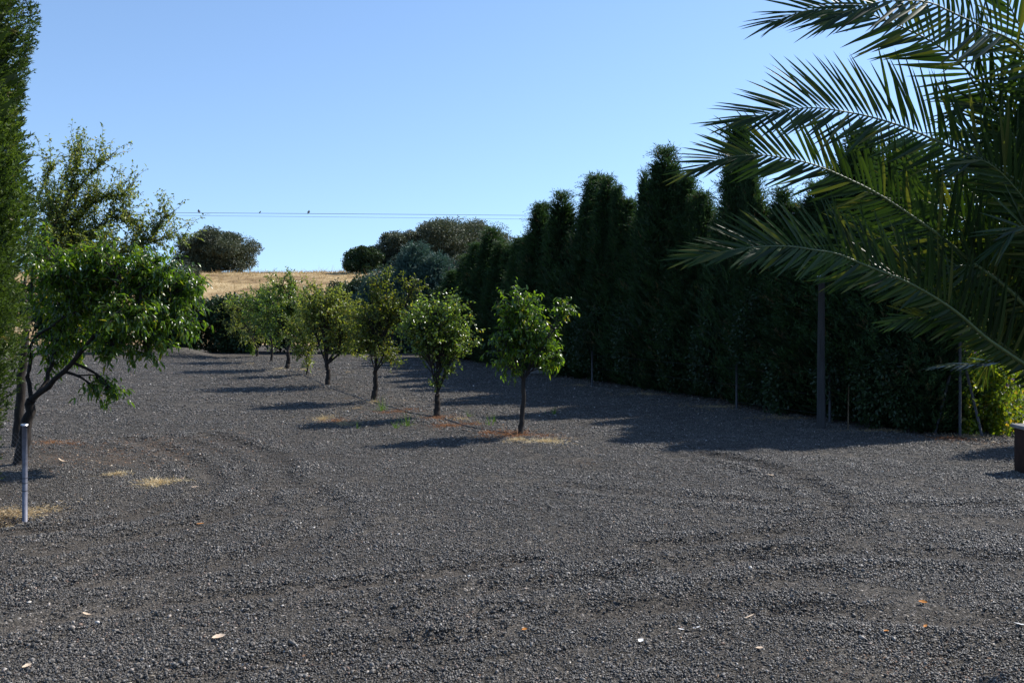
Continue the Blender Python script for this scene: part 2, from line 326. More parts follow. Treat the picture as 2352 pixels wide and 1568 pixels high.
def ground_z(x, y):
    x = np.asarray(x, float); y = np.asarray(y, float)
    z = 0.03 * snoise(x, y, 3, 7.0, 3) + 0.012 * snoise(x, y, 4, 1.1, 3)
    for P, w, d, _ in TRACKS:
        q = seg_dist(x, y, P)
        d = d * 1.35
        z = z - d * np.exp(-(q / w) ** 2) + d * 0.9 * np.exp(-((q - 1.9 * w) / (0.7 * w)) ** 2)
    z = z + 0.045 * np.exp(-(seg_dist(x, y, ROW) / 0.8) ** 2)
    m = gnd(380, 824); z = z + 0.42 * np.exp(-(((x - m[0]) / 1.0) ** 2 + ((y - m[1] - 1.5) / 1.2) ** 2))
    z = z * np.clip((60 - y) / 10, 0, 1)
    p = np.array([-5.35, 9.3]); z = z - 0.16 * np.exp(-(((x - p[0] + .05) / 0.42) ** 2 + ((y - p[1] + .12) / 0.3) ** 2) ** 2)
    return z
def dirt_at(x, y):
    d = 0.10 + 0.25 * np.clip(snoise(x, y, 9, 3.0, 4), 0, 1)
    for P, w, _, k in TRACKS: d = np.maximum(d, k * np.exp(-(seg_dist(x, y, P) / (w * 1.0)) ** 2))
    l = np.clip((-(x + 1.0) / 5), 0, 1) * np.clip((16 - y) / 6, 0, 1)
    return np.clip(d * (0.75 + 0.5 * snoise(x, y, 19, 0.8, 3)) + 0.3 * l, 0, 1)
def red_at(x, y):
    n = snoise(x, y, 12, 0.9, 3)
    r = np.exp(-(seg_dist(x, y, ROW[:5]) / 0.95) ** 2) * np.clip(0.1 + 1.1 * n, 0, 1)
    q = np.exp(-(((x - PEACH[0] - 1.0) / 1.4) ** 2 + ((y - PEACH[1] - 1.2) / 1.5) ** 2)) * (0.75 + 0.6 * n)
    e = np.exp(-((x - (14.06 - 0.4276 * y)) / 0.8) ** 2) * (0.7 + 0.5 * n)
    h = np.exp(-(((x + 5.4) / 0.8) ** 2 + ((y - 9.5) / 0.5) ** 2)) * 0.9
    return np.clip(np.maximum(np.maximum(r, q), np.maximum(e, h)), 0, 0.85)

def axis(breaks):
    out = [breaks[0][0]]
    for (a, b, s0, s1) in breaks:
        x = a
        while x < b - 1e-6:
            t = (x - a) / (b - a); x = min(b, x + s0 + (s1 - s0) * t); out.append(x)
    return np.array(out)
xs = axis([(-400, -60, 60, 8), (-60, -12, 6, 0.25), (-12, -6, 0.2, 0.055), (-6, 6, 0.055, 0.055), (6, 12, 0.055, 0.2), (12, 60, 0.25, 6), (60, 400, 8, 60)])
ys = axis([(-30, 3, 4, 0.3), (3, 13, 0.05, 0.055), (13, 30, 0.06, 0.16), (30, 60, 0.18, 0.6), (60, 500, 2, 60)])
X, Y = np.meshgrid(xs, ys)
Zg = ground_z(X, Y)
nx, ny = len(xs), len(ys)
i = (np.arange(ny - 1)[:, None] * nx + np.arange(nx - 1)[None, :]).ravel()
Q = np.stack([i, i + 1, i + nx + 1, i + nx], 1)
me = mesh_np("ground", np.stack([X, Y, Zg], -1).reshape(-1, 3), Q.ravel(), np.full(len(Q), 4), M['ground'],
             attrs={"dirt": dirt_at(X, Y).ravel(), "red": red_at(X, Y).ravel()}, smooth=True)
tag(link(bpy.data.objects.new("ground", me)), "dark grey volcanic gravel yard with faint curved wheel tracks", kind="structure")
def gz(x, y): return float(ground_z(np.array([x]), np.array([y]))[0])

# hill behind the garden
def hill_z(x, y):
    t = np.clip((y - 44) / 38, 0, 1); s = t * t * (3 - 2 * t)
    return -0.4 + 5.45 * s * (1 + 0.03 * snoise(x, y, 21, 30, 2)) + 0.12 * snoise(x, y, 22, 6, 3) * s - 0.6 * np.clip((x - 0) / 25, 0, 1) * s
hx = np.linspace(-260, 220, 121); hy = np.r_[np.linspace(43, 100, 60), np.linspace(105, 420, 20)]
X, Y = np.meshgrid(hx, hy); nx, ny = len(hx), len(hy)
i = (np.arange(ny - 1)[:, None] * nx + np.arange(nx - 1)[None, :]).ravel()
Q = np.stack([i, i + 1, i + nx + 1, i + nx], 1)
me = mesh_np("hill", np.stack([X, Y, hill_z(X, Y)], -1).reshape(-1, 3), Q.ravel(), np.full(len(Q), 4), M['hill'], smooth=True)
tag(link(bpy.data.objects.new("hill", me)), "low hill of parched straw coloured grass", kind="structure")
rs = np.random.RandomState(5)
mb = MB(); n = 90000
px = rs.uniform(-48, 14, n); py = 50 + 42 * rs.rand(n) ** 0.8
tn = snoise(px, py, 31, 4, 4); tn2 = snoise(px, py, 32, 1.6, 3)
kp = rs.rand(n) < np.clip(0.55 + 0.8 * tn2 + 0.4 * tn, 0.04, 1); px, py, tn, tn2 = px[kp], py[kp], tn[kp], tn2[kp]; n = len(px)
P = np.stack([px, py, hill_z(px, py) - 0.03], 1); D = rs.normal(0, 0.5, (n, 3)); D[:, 2] = 0.8
tall = (rs.rand(n) > 0.97) * rs.rand(n)
blades(mb, P, D, (0.16 + 0.26 * rs.rand(n)) * (1 + 0.9 * np.clip(tn2, -.6, 1)) + 0.75 * tall, 0.022 + 0.03 * rs.rand(n), rs, np.clip(0.5 + 0.75 * tn + 0.3 * tn2 + rs.normal(0, 0.16, n), 0, 1), 0.15)
tag(mb.obj("dry_grass", M['hillgrass']), "tall dry grass covering the hill below the oaks", kind="stuff")

# ------------------------------------------------------------------ loose gravel stones (stuff, instanced)
phi = (1 + 5 ** .5) / 2
ICO = unit(np.array([[-1, phi, 0], [1, phi, 0], [-1, -phi, 0], [1, -phi, 0], [0, -1, phi], [0, 1, phi], [0, -1, -phi], [0, 1, -phi], [phi, 0, -1], [phi, 0, 1], [-phi, 0, -1], [-phi, 0, 1]], float))
ICF = np.array([[0, 11, 5], [0, 5, 1], [0, 1, 7], [0, 7, 10], [0, 10, 11], [1, 5, 9], [5, 11, 4], [11, 10, 2], [10, 7, 6], [7, 1, 8], [3, 9, 4], [3, 4, 2], [3, 2, 6], [3, 6, 8], [3, 8, 9], [4, 9, 5], [2, 4, 11], [6, 2, 10], [8, 6, 7], [9, 8, 1]])
def rotm(rs):
    q = rs.normal(size=4); q /= np.linalg.norm(q); w, x, y, z = q
    return np.array([[1 - 2 * (y * y + z * z), 2 * (x * y - z * w), 2 * (x * z + y * w)], [2 * (x * y + z * w), 1 - 2 * (x * x + z * z), 2 * (y * z - x * w)], [2 * (x * z - y * w), 2 * (y * z + x * w), 1 - 2 * (x * x + y * y)]])
stones_col = bpy.data.collections.new("stone_sources")
for c in range(18):
    mb = MB(); r = np.random.RandomState(100 + c)
    for k in range(14):
        s = 0.0045 + 0.0055 * r.rand() ** 2.0 + (0.007 if r.rand() < 0.03 else 0)
        V = ICO * (1 + r.uniform(-0.28, 0.28, (12, 1))) * np.array([1.35, 0.95, 0.6]) * s
        V = V @ rotm(r).T; V[:, 2] *= 0.8
        a = r.uniform(0, 6.28); d = 0.075 * math.sqrt(r.rand())
        V += np.array([math.cos(a) * d, math.sin(a) * d, s * 0.25 + 0.004 * r.rand()])
        mb.add(V, ICF, 0, r.rand())
    stones_col.objects.link(bpy.data.objects.new("stone_cluster", mb.mesh("stone_cluster", M['stone'])))
r = np.random.RandomState(77)
n = 170000; n2 = 90000
sy = np.r_[np.sqrt(r.uniform(3.6 ** 2, 19 ** 2, n)), np.sqrt(r.uniform(14 ** 2, 38 ** 2, n2))]; n = n + n2; far_ = np.arange(n) >= n - n2
sx_ = r.uniform(-0.66, 0.66, n) * (sy + 0.8)
keep = r.rand(n) < np.where(far_, np.clip((sy - 13) / 4, 0, 1), np.clip((19.5 - sy) / 7, 0.0, 1)) * (1 - 0.9 * np.clip((dirt_at(sx_, sy) - 0.3) / 0.4, 0, 1)) * (1 - 0.75 * red_at(sx_, sy))
big = snoise(sx_, sy, 41, 1.6, 3)
keep &= r.rand(n) < np.clip(0.7 + 0.7 * big, 0.12, 1)
sx_, sy, big, far_ = sx_[keep], sy[keep], big[keep], far_[keep]
ridge = np.zeros(len(sx_))
for P_, w_, _, _k in TRACKS: ridge = np.maximum(ridge, np.exp(-((seg_dist(sx_, sy, P_) - 1.9 * w_) / (0.7 * w_)) ** 2))
SP = np.stack([sx_, sy, ground_z(sx_, sy)], 1)
pm = bpy.data.meshes.new("gravel"); pm.vertices.add(len(SP)); pm.vertices.foreach_set("co", SP.astype(np.float32).ravel())
a_ = pm.attributes.new("sc", 'FLOAT', 'POINT'); a_.data.foreach_set("value", (r.uniform(0.7, 1.15, len(SP)) * 0.92 * np.clip(1 + 0.42 * big, 0.65, 1.5) * np.where(far_, 1.25 + sy / 55, 1) * (1 + 0.22 * ridge)).astype(np.float32))
gravel = link(bpy.data.objects.new("gravel", pm))
tag(gravel, "loose dark volcanic gravel stones lying on the yard", kind="stuff")
ng = bpy.data.node_groups.new("scatter", "GeometryNodeTree")
ng.interface.new_socket("Geometry", in_out='INPUT', socket_type='NodeSocketGeometry')
ng.interface.new_socket("Geometry", in_out='OUTPUT', socket_type='NodeSocketGeometry')
gi = ng.nodes.new("NodeGroupInput"); go = ng.nodes.new("NodeGroupOutput")
m2p = ng.nodes.new("GeometryNodeMeshToPoints")
iop = ng.nodes.new("GeometryNodeInstanceOnPoints"); ci = ng.nodes.new("GeometryNodeCollectionInfo")
ci.inputs[0].default_value = stones_col; ci.inputs[1].default_value = True; ci.inputs[2].default_value = True
iop.inputs["Pick Instance"].default_value = True
rv = ng.nodes.new("FunctionNodeRandomValue"); rv.data_type = 'FLOAT_VECTOR'
rv.inputs[0].default_value = (-0.15, -0.15, 0); rv.inputs[1].default_value = (0.15, 0.15, 6.283)
ri = ng.nodes.new("FunctionNodeRandomValue"); ri.data_type = 'INT'; ri.inputs[4].default_value = 0; ri.inputs[5].default_value = 17; ri.inputs[8].default_value = 5
na = ng.nodes.new("GeometryNodeInputNamedAttribute"); na.data_type = 'FLOAT'; na.inputs[0].default_value = "sc"
ng.links.new(gi.outputs[0], m2p.inputs[0]); ng.links.new(m2p.outputs[0], iop.inputs["Points"]); ng.links.new(ci.outputs[0], iop.inputs["Instance"])
ng.links.new(rv.outputs[0], iop.inputs["Rotation"]); ng.links.new(ri.outputs[2], iop.inputs["Instance Index"]); ng.links.new(na.outputs[0], iop.inputs["Scale"])
ng.links.new(iop.outputs[0], go.inputs[0])
gravel.modifiers.new("scatter", 'NODES').node_group = ng

# ------------------------------------------------------------------ dry grass, weeds and litter on the gravel
def patch(mb, x, y, w_px, h_px, n, L, rs, tone, mi=0, lie=0.25):
    c = gnd(x, y); Z = c[1]; wx = w_px / F * Z / 2
    wy = abs(gnd(x, y - h_px / 2)[1] - gnd(x, y + h_px / 2)[1]) / 2
    a = rs.uniform(0, 6.28, n); q = np.abs(rs.normal(0, 0.62, n)) * (1 + 0.45 * np.sin(3 * a + x) + 0.25 * np.sin(7 * a))
    X = c[0] + np.cos(a) * q * wx; Y = c[1] + np.sin(a) * q * wy
    P = np.stack([X, Y, ground_z(X, Y) + 0.004], 1); D = rs.normal(0, 1, (n, 3)); D[:, 2] = np.abs(D[:, 2]) * lie + 0.05
    blades(mb, P, D, L * (0.5 + rs.rand(n)), 0.006 + 0.005 * rs.rand(n), rs, np.clip(tone + rs.normal(0, 0.2, n), 0, 1), 0.0, mi)
rs = np.random.RandomState(8); mb = MB()
for (x, y, w, h, n, L, t) in [(268, 1088, 55, 8, 400, .07, .8), (365, 1107, 90, 14, 1300, .08, .85), (1255, 1019, 95, 12, 1200, .07, .85), (1190, 1016, 60, 8, 350, .07, .7),
                              (740, 962, 60, 18, 420, .10, .55), (790, 975, 90, 12, 420, .08, .5), (820, 940, 40, 8, 90, .07, .4),
                              (30, 1178, 210, 36, 2600, .05, .5), (648, 850, 50, 8, 500, .08, .8), (700, 851, 50, 6, 500, .07, .75), (800, 854, 30, 4, 160, .06, .7), (575, 836, 40, 6, 200, .08, .7),
                              (1060, 968, 60, 10, 300, .06, .6), (860, 928, 26, 6, 200, .08, .6), (1330, 885, 60, 8, 240, .08, .3), (1640, 935, 200, 12, 700, .09, .25), (1480, 905, 120, 10, 500, .08, .25), (2230, 1003, 90, 12, 500, .07, .4), (1800, 960, 200, 12, 500, .08, .2), (2040, 990, 200, 10, 500, .08, .2)]:
    patch(mb, x, y, w, h, n, L, rs, t)
tag(mb.obj("straw", M['straw']), "flattened dry straw in patches on the gravel", kind="stuff")
mb = MB()
for (x, y, w, h, n, L, t) in [(1190, 1003, 110, 16, 650, .07, .5), (1120, 1000, 60, 10, 260, .06, .4), (1010, 966, 110, 16, 480, .06, .5), (1030, 982, 120, 10, 260, .06, .45), (905, 950, 110, 7, 420, .05, .4),
                              (940, 945, 60, 5, 260, .05, .35), (1090, 980, 60, 8, 180, .05, .5), (770, 968, 80, 16, 200, .08, .5), (1255, 1005, 80, 10, 160, .05, .4), (120, 1015, 90, 12, 300, .05, .6), (160, 1020, 60, 8, 160, .05, .4), (2180, 1008, 160, 8, 500, .05, .3)]:
    patch(mb, x, y, w, h, int(n * 2.2), L, rs, t)
tag(mb.obj("dead_weeds", M['rust']), "rusty red dead weeds lying around the first orchard trees", kind="stuff")
mb = MB()
for (x, y, w, h, n, L) in [(878, 946, 26, 6, 60, .22), (935, 980, 20, 5, 60, .2), (908, 984, 24, 5, 25, .14), (1135, 972, 24, 4, 30, .15), (1120, 982, 40, 5, 20, .12), (1273, 951, 26, 5, 50, .13), (1078, 960, 10, 4, 14, .14), (820, 985, 30, 5, 20, .1)]:
    patch(mb, x, y, w * .7, h * .6, int(n * .6), L * 1.15, rs, 0.5, 0, 4.0)
tag(mb.obj("green_weeds", M['weed']), "small tufts of bright green grass among the dead weeds", kind="stuff")
# leaf litter: thin curled flakes
mb = MB()
def flakes(n, X, Y, size, tone):
    P = np.stack([X, Y, ground_z(X, Y) + 0.012], 1)
    D = rs.normal(0, 1, (n, 3)); D[:, 2] *= 0.15; N_ = rs.normal(0, 0.35, (n, 3)); N_[:, 2] = 1
    leaves(mb, P, D, N_, size * (0.6 + 0.8 * rs.rand(n)), size * 0.45 * (0.5 + rs.rand(n)), (0.35, 0.7), (1, 0.8), 0.25, 0.15, np.clip(tone + rs.normal(0, 0.25, n), 0, 1))
n = 900; flakes(n, PEACH[0] + 1.1 + rs.normal(0, 1.0, n), PEACH[1] + 1.3 + rs.normal(0, 1.0, n), 0.035, 0.35)
n = 550; yy = rs.uniform(5, 24, n); flakes(n, rs.uniform(-0.6, 0.6, n) * yy, yy, 0.024, 0.65)
n = 700; k = rs.randint(1, 8, n); flakes(n, ROW[k, 0] + rs.normal(0, 0.7, n), ROW[k, 1] + rs.normal(0, 0.9, n), 0.04, 0.5)
n = 1200; yy = rs.uniform(14.5, 38, n); flakes(n, 14.0 - 0.4276 * yy - np.abs(rs.normal(0, 0.5, n)), yy, 0.05, 0.3)
n = 160; flakes(n, 2.4 + rs.normal(0, 0.35, n), 5.55 + rs.normal(0, 0.18, n), 0.022, 0.25)
tag(mb.obj("leaf_litter", M['litter']), "small dry leaves and chips scattered over the gravel", kind="stuff")

def fallen_leaf(x, y, size, mat, label, rot, curl=0.35, cat="fallen leaf", width=0.5, name="fallen_leaf"):
    c = gnd(x, y); z = gz(*c)
    mb = MB(); r = np.random.RandomState(int(x + y))
    k = 9; t = np.linspace(0, 1, k); w = np.sin(np.pi * np.clip(t * 0.96 + 0.03, 0, 1)) ** 0.7 * width * size / 2 * (1 + r.uniform(-.12, .12, k))
    V = []
    for side in (-1, -0.5, 0, 0.5, 1):
        V.append(np.stack([(t - 0.5) * size, side * w, curl * size * (0.8 * (t - 0.5) ** 2 + 0.5 * (abs(side) * w / size * 2) ** 1.5) + 0.002 * r.rand(k)], 1))
    V = np.array(V); nV = V.reshape(-1, 3); f = []
    for a in range(4):
        for b in range(k - 1): f.append([a * k + b, a * k + b + 1, (a + 1) * k + b + 1, (a + 1) * k + b])
    top = nV.copy(); bot = nV - np.array([0, 0, 0.0012]); mb.add(np.vstack([top, bot]), f + [[i + 5 * k for i in q[::-1]] for q in f])
    o = mb.obj(name, mat); o.location = (c[0], c[1], z + 0.018); o.rotation_euler = (r.uniform(-.2, .2), r.uniform(-.2, .2), rot)
    return tag(o, label, cat, "fallen leaves and chips on the gravel")
fallen_leaf(503, 1473, .085, M['paleleaf'], "large pale tan leaf lying alone low on the left gravel", .4, .5, width=.6)
fallen_leaf(200, 1409, .075, M['paleleaf'], "crumpled pinkish white leaf beside the brown wheel track", -.2, .7, width=.4)
fallen_leaf(1472, 1475, .045, M['whitechip'], "bright white chip below the middle of the gravel yard", .9, .4, "chip", .75, "chip")
fallen_leaf(1720, 1419, .10, M['paleleaf'], "long thin pale straw sliver lying diagonally right of centre", .5, .15, "straw", .13, "straw_sliver")
fallen_leaf(1600, 1447, .055, M['whitechip'], "narrow white leaf below the long straw sliver", .1, .3, width=.35)
fallen_leaf(1565, 1451, .04, M['whitechip'], "short white leaf just left of the narrow white one", -.3, .3, width=.35)
fallen_leaf(1205, 1447, .038, M['orangeleaf'], "small brown orange leaf alone in the middle foreground", .3, .5, width=.7)
fallen_leaf(2120, 1393, .06, M['orangeleaf'], "larger orange leaf at the lower right, topmost of three orange ones", -.6, .5, width=.7)
fallen_leaf(2126, 1438, .042, M['orangeleaf'], "orange leaf directly below the larger orange one", .8, .5, width=.6)
fallen_leaf(2036, 1457, .036, M['orangeleaf'], "small orange leaf left of the two other orange ones", .1, .5, width=.7)
fallen_leaf(62, 1540, .055, M['paleleaf'], "buff leaf in the lower left corner of the gravel", .9, .5, width=.6)
fallen_leaf(448, 1119, .085, M['paleleaf'], "pale leaf just right of the larger straw patch", 0, .3, width=.4)
fallen_leaf(145, 1062, .17, M['paleleaf'], "curved pink white leaf in the shade near the peach trunk", -.25, .8, width=.2)
fallen_leaf(460, 1198, .07, M['orangeleaf'], "small orange tan leaf below the straw patches", .2, .3, width=.4)
fallen_leaf(1770, 1098, .10, M['paleleaf'], "pale leaf just below the edge of the hedge shadow", .1, .3, width=.4)
fallen_leaf(2345, 1437, .09, M['whitechip'], "white scrap at the right edge of the gravel", -.5, .4, "scrap", .5, "scrap")
fallen_leaf(1745, 1490, .05, M['paleleaf'], "buff leaf low in the right foreground below the slivers", .0, .3, width=.5)
fallen_leaf(77, 1158, .06, M['whitechip'], "white leaf right beside the foot of the steel post", .3, .4, width=.5)

# ------------------------------------------------------------------ tree builder
def tree(name, label, cat, base, trunk, tr, lobes, leaf, mats, rs, limbs=(), group=None, fork=None, spacing=0.035, twig=0.30, shoots=0.15, branch_r=0.02, grow=1.2, more=1.7):
    """base: foot; trunk: points; lobes: (centre, radii, n twiggy branches); limbs: explicit polylines that carry twigs"""
    base = np.array(base, float); root = thing(name, base, label, cat, group)
    lobes = [(c, np.array(r_, float) * grow, int(nb * more)) for c, r_, nb in lobes]
    T = catmull(np.array(trunk), 14); R = np.interp(np.linspace(0, 1, 14), [0, 0.08, 1], [tr * 1.35, tr, tr * 0.72])
    T[1:-1] += rs.normal(0, tr * 0.12, (12, 3))
    mb = MB(); mb.tube(T, R * (1 + rs.uniform(-.06, .06, 14)), 10); mb.obj("trunk", M[mats[1]], root, base, True)
    fk = T[-1]
    LP, LD = [], []
    def leafy(P, density, f0=0.0):
        d = np.linalg.norm(P[-1] - P[0]); n = max(2, int(d / density)); u = np.linspace(f0, 1, n) * (len(P) - 1)
        j = np.minimum(u.astype(int), len(P) - 2); f = (u - j)[:, None]
        LP.append(P[j] * (1 - f) + P[j + 1] * f); LD.append(np.broadcast_to(unit(P[-1] - P[0]), (n, 3)))
    def twigs(mb, P, n, L, lo=0.3):
        for q in range(n):
            t = rs.uniform(lo, 1) * (len(P) - 1); j = min(int(t), len(P) - 2); s = P[j] + (P[j + 1] - P[j]) * (t - j)
            d = unit(unit(P[j + 1] - P[j]) * 0.7 + rs.normal(0, 0.6, 3) + np.array([0, 0, 0.25])); l = L * rs.uniform(0.5, 1.2)
            if rs.rand() < shoots: d = unit(d + np.array([0, 0, 1.6])); l *= 1.4
            e = s + d * l; m = (s + e) / 2 + rs.normal(0, 0.05 * l, 3); e[2] -= 0.12 * l
            W = catmull([s, m, e], 4); mb.tube(W, [0.0045, 0.0035, 0.0025, 0.0015], 3, cap=False); leafy(W, spacing)
    for (c, rad, nb) in lobes:
        c = np.array(c, float); rad = np.array(rad, float); mb = MB()
        s0 = fk - (fk - T[-2]) * .5
        if len(limbs):
            cand = np.concatenate([catmull(np.array(l_[0]), 16)[3:13] for l_ in limbs]); s0 = cand[np.argmin(np.linalg.norm(cand - c, axis=1) + 0.25 * np.abs(cand[:, 2] - c[2] + .4))]
        mid = (s0 + c) / 2 + np.array([0, 0, 0.06]) + rs.normal(0, 0.05, 3) * np.linalg.norm(c - s0)
        A = catmull([s0, mid, c], 9); mb.tube(A, np.linspace(tr * (0.5 if len(lobes) <= 6 else 0.28), branch_r * (0.7 if len(lobes) <= 6 else 0.45), 9), 6)
        for b in range(nb):
            u = unit(rs.normal(size=3)); q = rs.rand() ** 0.38 * (1 + 0.14 * math.sin(5 * u[0] + 3 * u[2] + c[0] * 7))
            e = c + u * rad * q; k = rs.randint(3, 9); s = A[k]
            m = s + (e - s) * 0.5 + np.array([0, 0, 0.12 * np.linalg.norm(e - s)]) + rs.normal(0, 0.04, 3)
            B = catmull([s, m, e], 6); mb.tube(B, np.linspace(branch_r * 0.6, 0.003, 6), 4, cap=False)
            leafy(B[2:], spacing * 1.3); twigs(mb, B, 4, twig * 0.8, 0.45)
        mb.obj("branch", M[mats[1]], root, base, True)
    for (pts, r0, r1, ntw, L) in limbs:
        mb = MB(); A = catmull(np.array(pts), 16); A[1:-1] += rs.normal(0, 0.012, (14, 3)); mb.tube(A, np.linspace(r0, r1, 16), 6)
        if ntw: twigs(mb, A, ntw, L, 0.3); leafy(A[7:], spacing)
        mb.obj("branch", M[mats[1]], root, base, True)
    P = np.concatenate(LP); Dd = np.concatenate(LD)
    n = len(P); L, W, curl, droop = leaf
    D = unit(Dd * 0.5 + rs.normal(0, 0.55, (n, 3))); D[:, 2] -= droop; D = unit(D)
    N_ = rs.normal(0, 0.5, (n, 3)); N_[:, 2] += 1.0
    P = P + rs.normal(0, 0.012, (n, 3))
    mb = MB(); leaves(mb, P, D, unit(N_), L * rs.uniform(0.65, 1.2, n), W * rs.uniform(0.75, 1.15, n), (0.3, 0.68), (0.95, 0.8), curl, 0.22, rs.rand(n))
    mb.obj("crown", M[mats[0]], root, base)
    return root, n

def lobe(x, y, Z, rx, ry, n, rd=None):
    s = Z / F; return (at(x, y, Z), (rx * s, (rd if rd else (rx + ry) / 2) * s, ry * s), n)
ORCH = "fruit trees of the orchard row"
tot = {}
def orchard(k, label, bx, by, fx, fy, trk, lobes, leaf, mats, seed, **kw):
    g = gnd(bx, by); Z = g[1]; b = np.array([g[0], Z, gz(*g) - 0.03])
    tk = [b, (b + at(fx, fy, Z)) / 2 + np.array([0.02, 0.03, 0]), at(fx, fy, Z)]
    lb = [lobe(x, y, Z + dz, rx, ry, n) for (x, y, dz, rx, ry, n) in lobes]
    o, n = tree("fruit_tree", label, "fruit tree", b, tk, trk, lb, leaf, mats, np.random.RandomState(seed), group=ORCH, **kw)
    tot[k] = n
PE = (0.10, 0.036, 0.42, 0.55); PR = (0.060, 0.038, 0.2, 0.25); PL = (0.062, 0.032, 0.25, 0.3); PF = (0.078, 0.048, .2, .25)
orchard(1, "nearest orchard tree, slender single trunk and one branch of drooping leaves reaching right", 1194, 1003, 1203, 868, 0.045,
        [(1205, 725, 0, 52, 56, 20), (1225, 775, .1, 62, 48, 22), (1165, 790, -.1, 38, 42, 12), (1250, 828, 0, 44, 22, 9), (1196, 690, 0, 18, 26, 4), (1306, 706, 0, 22, 8, 5), (1152, 690, 0, 12, 14, 2), (1175, 840, .1, 40, 18, 4)], PE, ('peach', 'bark'), 1, spacing=0.032, twig=0.24, shoots=0.08, grow=1.2, more=2.1)
orchard(2, "second orchard tree, dense round glossy crown over a thick dark trunk with leafy suckers", 1001, 962, 1004, 905, 0.068,
        [(1000, 745, 0, 72, 60, 34), (955, 755, -.2, 52, 45, 20), (1050, 765, .1, 50, 48, 22), (1005, 700, 0, 60, 26, 14), (1008, 812, 0, 50, 26, 9), (1002, 876, 0, 9, 16, 3), (1032, 850, 0, 10, 20, 3)], PR, ('pear', 'bark'), 2, spacing=0.026, twig=0.24, grow=1.2, more=2.2)
orchard(3, "third orchard tree, yellowing crown with upright shoots and a low leafy side branch", 858, 925, 862, 850, 0.07,
        [(862, 745, 0, 62, 52, 28), (835, 770, .3, 42, 40, 14), (905, 700, 0, 50, 26, 12), (858, 668, 0, 14, 34, 4), (885, 650, 0, 10, 20, 2), (900, 822, 0, 30, 16, 4), (945, 665, 0, 28, 14, 4)], PL, ('apricot', 'bark'), 3, spacing=0.028, twig=0.3, shoots=0.3, grow=1.38, more=3.0)
orchard(4, "fourth orchard tree, trunk forking low in a V below a wide green crown", 752, 888, 751, 835, 0.075,
        [(755, 735, 0, 60, 55, 28), (720, 710, .3, 45, 40, 14), (795, 745, -.2, 40, 40, 14), (750, 672, 0, 38, 24, 8), (800, 800, 0, 30, 14, 4)], PF, ('plum', 'bark'), 4, spacing=0.027, twig=0.32, shoots=0.25, grow=1.45, more=2.5)
orchard(5, "small fifth orchard tree with thin twin stems and a low narrow crown", 704, 864, 705, 830, 0.035,
        [(703, 800, 0, 30, 32, 12), (700, 745, 0, 40, 40, 16)], PF, ('plum', 'bark'), 5, spacing=0.027, twig=0.3, grow=1.45, more=2.5)
orchard(6, "sixth orchard tree, tall dark green crown with a pointed top shoot", 659, 850, 661, 808, 0.08,
        [(655, 728, 0, 58, 50, 26), (625, 700, .4, 42, 38, 14), (692, 690, 0, 42, 36, 14), (650, 655, 0, 34, 24, 8), (668, 638, 0, 8, 18, 2)], PF, ('pear', 'bark'), 6, spacing=0.032, twig=0.32, grow=1.45, more=3.4)
orchard(7, "seventh orchard tree with a thin pale stem and bluish green crown", 622, 832, 625, 790, 0.05,
        [(608, 735, 0, 48, 44, 22), (588, 695, .3, 38, 32, 14), (632, 682, 0, 42, 36, 14)], PF, ('pear', 'bark'), 7, spacing=0.036, twig=0.32, grow=1.45, more=3.4)
orchard(8, "farthest orchard tree, short pinkish trunk under a thin crown by the back hedge", 590, 821, 590, 795, 0.05,
        [(568, 750, 0, 46, 38, 18), (552, 712, .3, 40, 32, 14)], PF, ('plum', 'bark'), 8, spacing=0.04, twig=0.32, grow=1.45, more=3.4)
g = gnd(579, 822)
tree("sapling", "bright yellow green sapling at the foot of the farthest orchard trees", "sapling", (g[0], g[1], 0), [(g[0], g[1], 0), (g[0] + .02, g[1], .2), (g[0] - .02, g[1], .4)], 0.012,
     [(at(577, 800, g[1]), (.12, .12, .32), 12)], PR, ('weed', 'bark'), np.random.RandomState(9), spacing=0.03, twig=0.12, grow=1)

# big peach tree at the left
Z = PEACH[1]; b = np.array([PEACH[0], Z, gz(*PEACH) - .03])
fk = at(72, 918, Z)
lobes = [lobe(x, y, Z + dz, rx, ry, n) for (x, y, dz, rx, ry, n) in
         [(150, 640, 0, 90, 70, 34), (250, 650, .3, 90, 75, 40), (335, 660, .1, 80, 60, 32), (415, 670, .2, 55, 45, 20), (300, 725, -.3, 90, 40, 22), (410, 735, 0, 52, 28, 12), (170, 720, .3, 80, 50, 16),
          (345, 800, 0, 46, 32, 10), (250, 795, -.2, 50, 35, 8), (222, 893, -.1, 20, 26, 3), (262, 900, -.1, 22, 14, 3), (100, 600, .5, 60, 60, 14), (230, 590, 0, 80, 34, 14), (340, 610, 0, 60, 30, 10), (120, 700, .8, 60, 60, 14), (170, 790, .5, 60, 45, 12), (110, 830, .6, 36, 40, 6)]]
limbs = [([fk, at(140, 862, Z - .1), at(205, 785, Z - .15), at(260, 745, Z - .2), at(345, 706, Z - .1), at(400, 690, Z)], .042, .012, 5, .3),
         ([fk, at(110, 870, Z + .2), at(128, 800, Z + .3), at(150, 740, Z + .35), at(200, 680, Z + .3)], .036, .012, 4, .3),
         ([fk, at(66, 860, Z + .1), at(72, 790, Z), at(120, 750, Z - .1), at(175, 715, Z - .2)], .034, .010, 3, .3),
         ([at(205, 785, Z - .15), at(290, 775, Z - .2), at(370, 768, Z - .2)], .02, .006, 4, .25)]
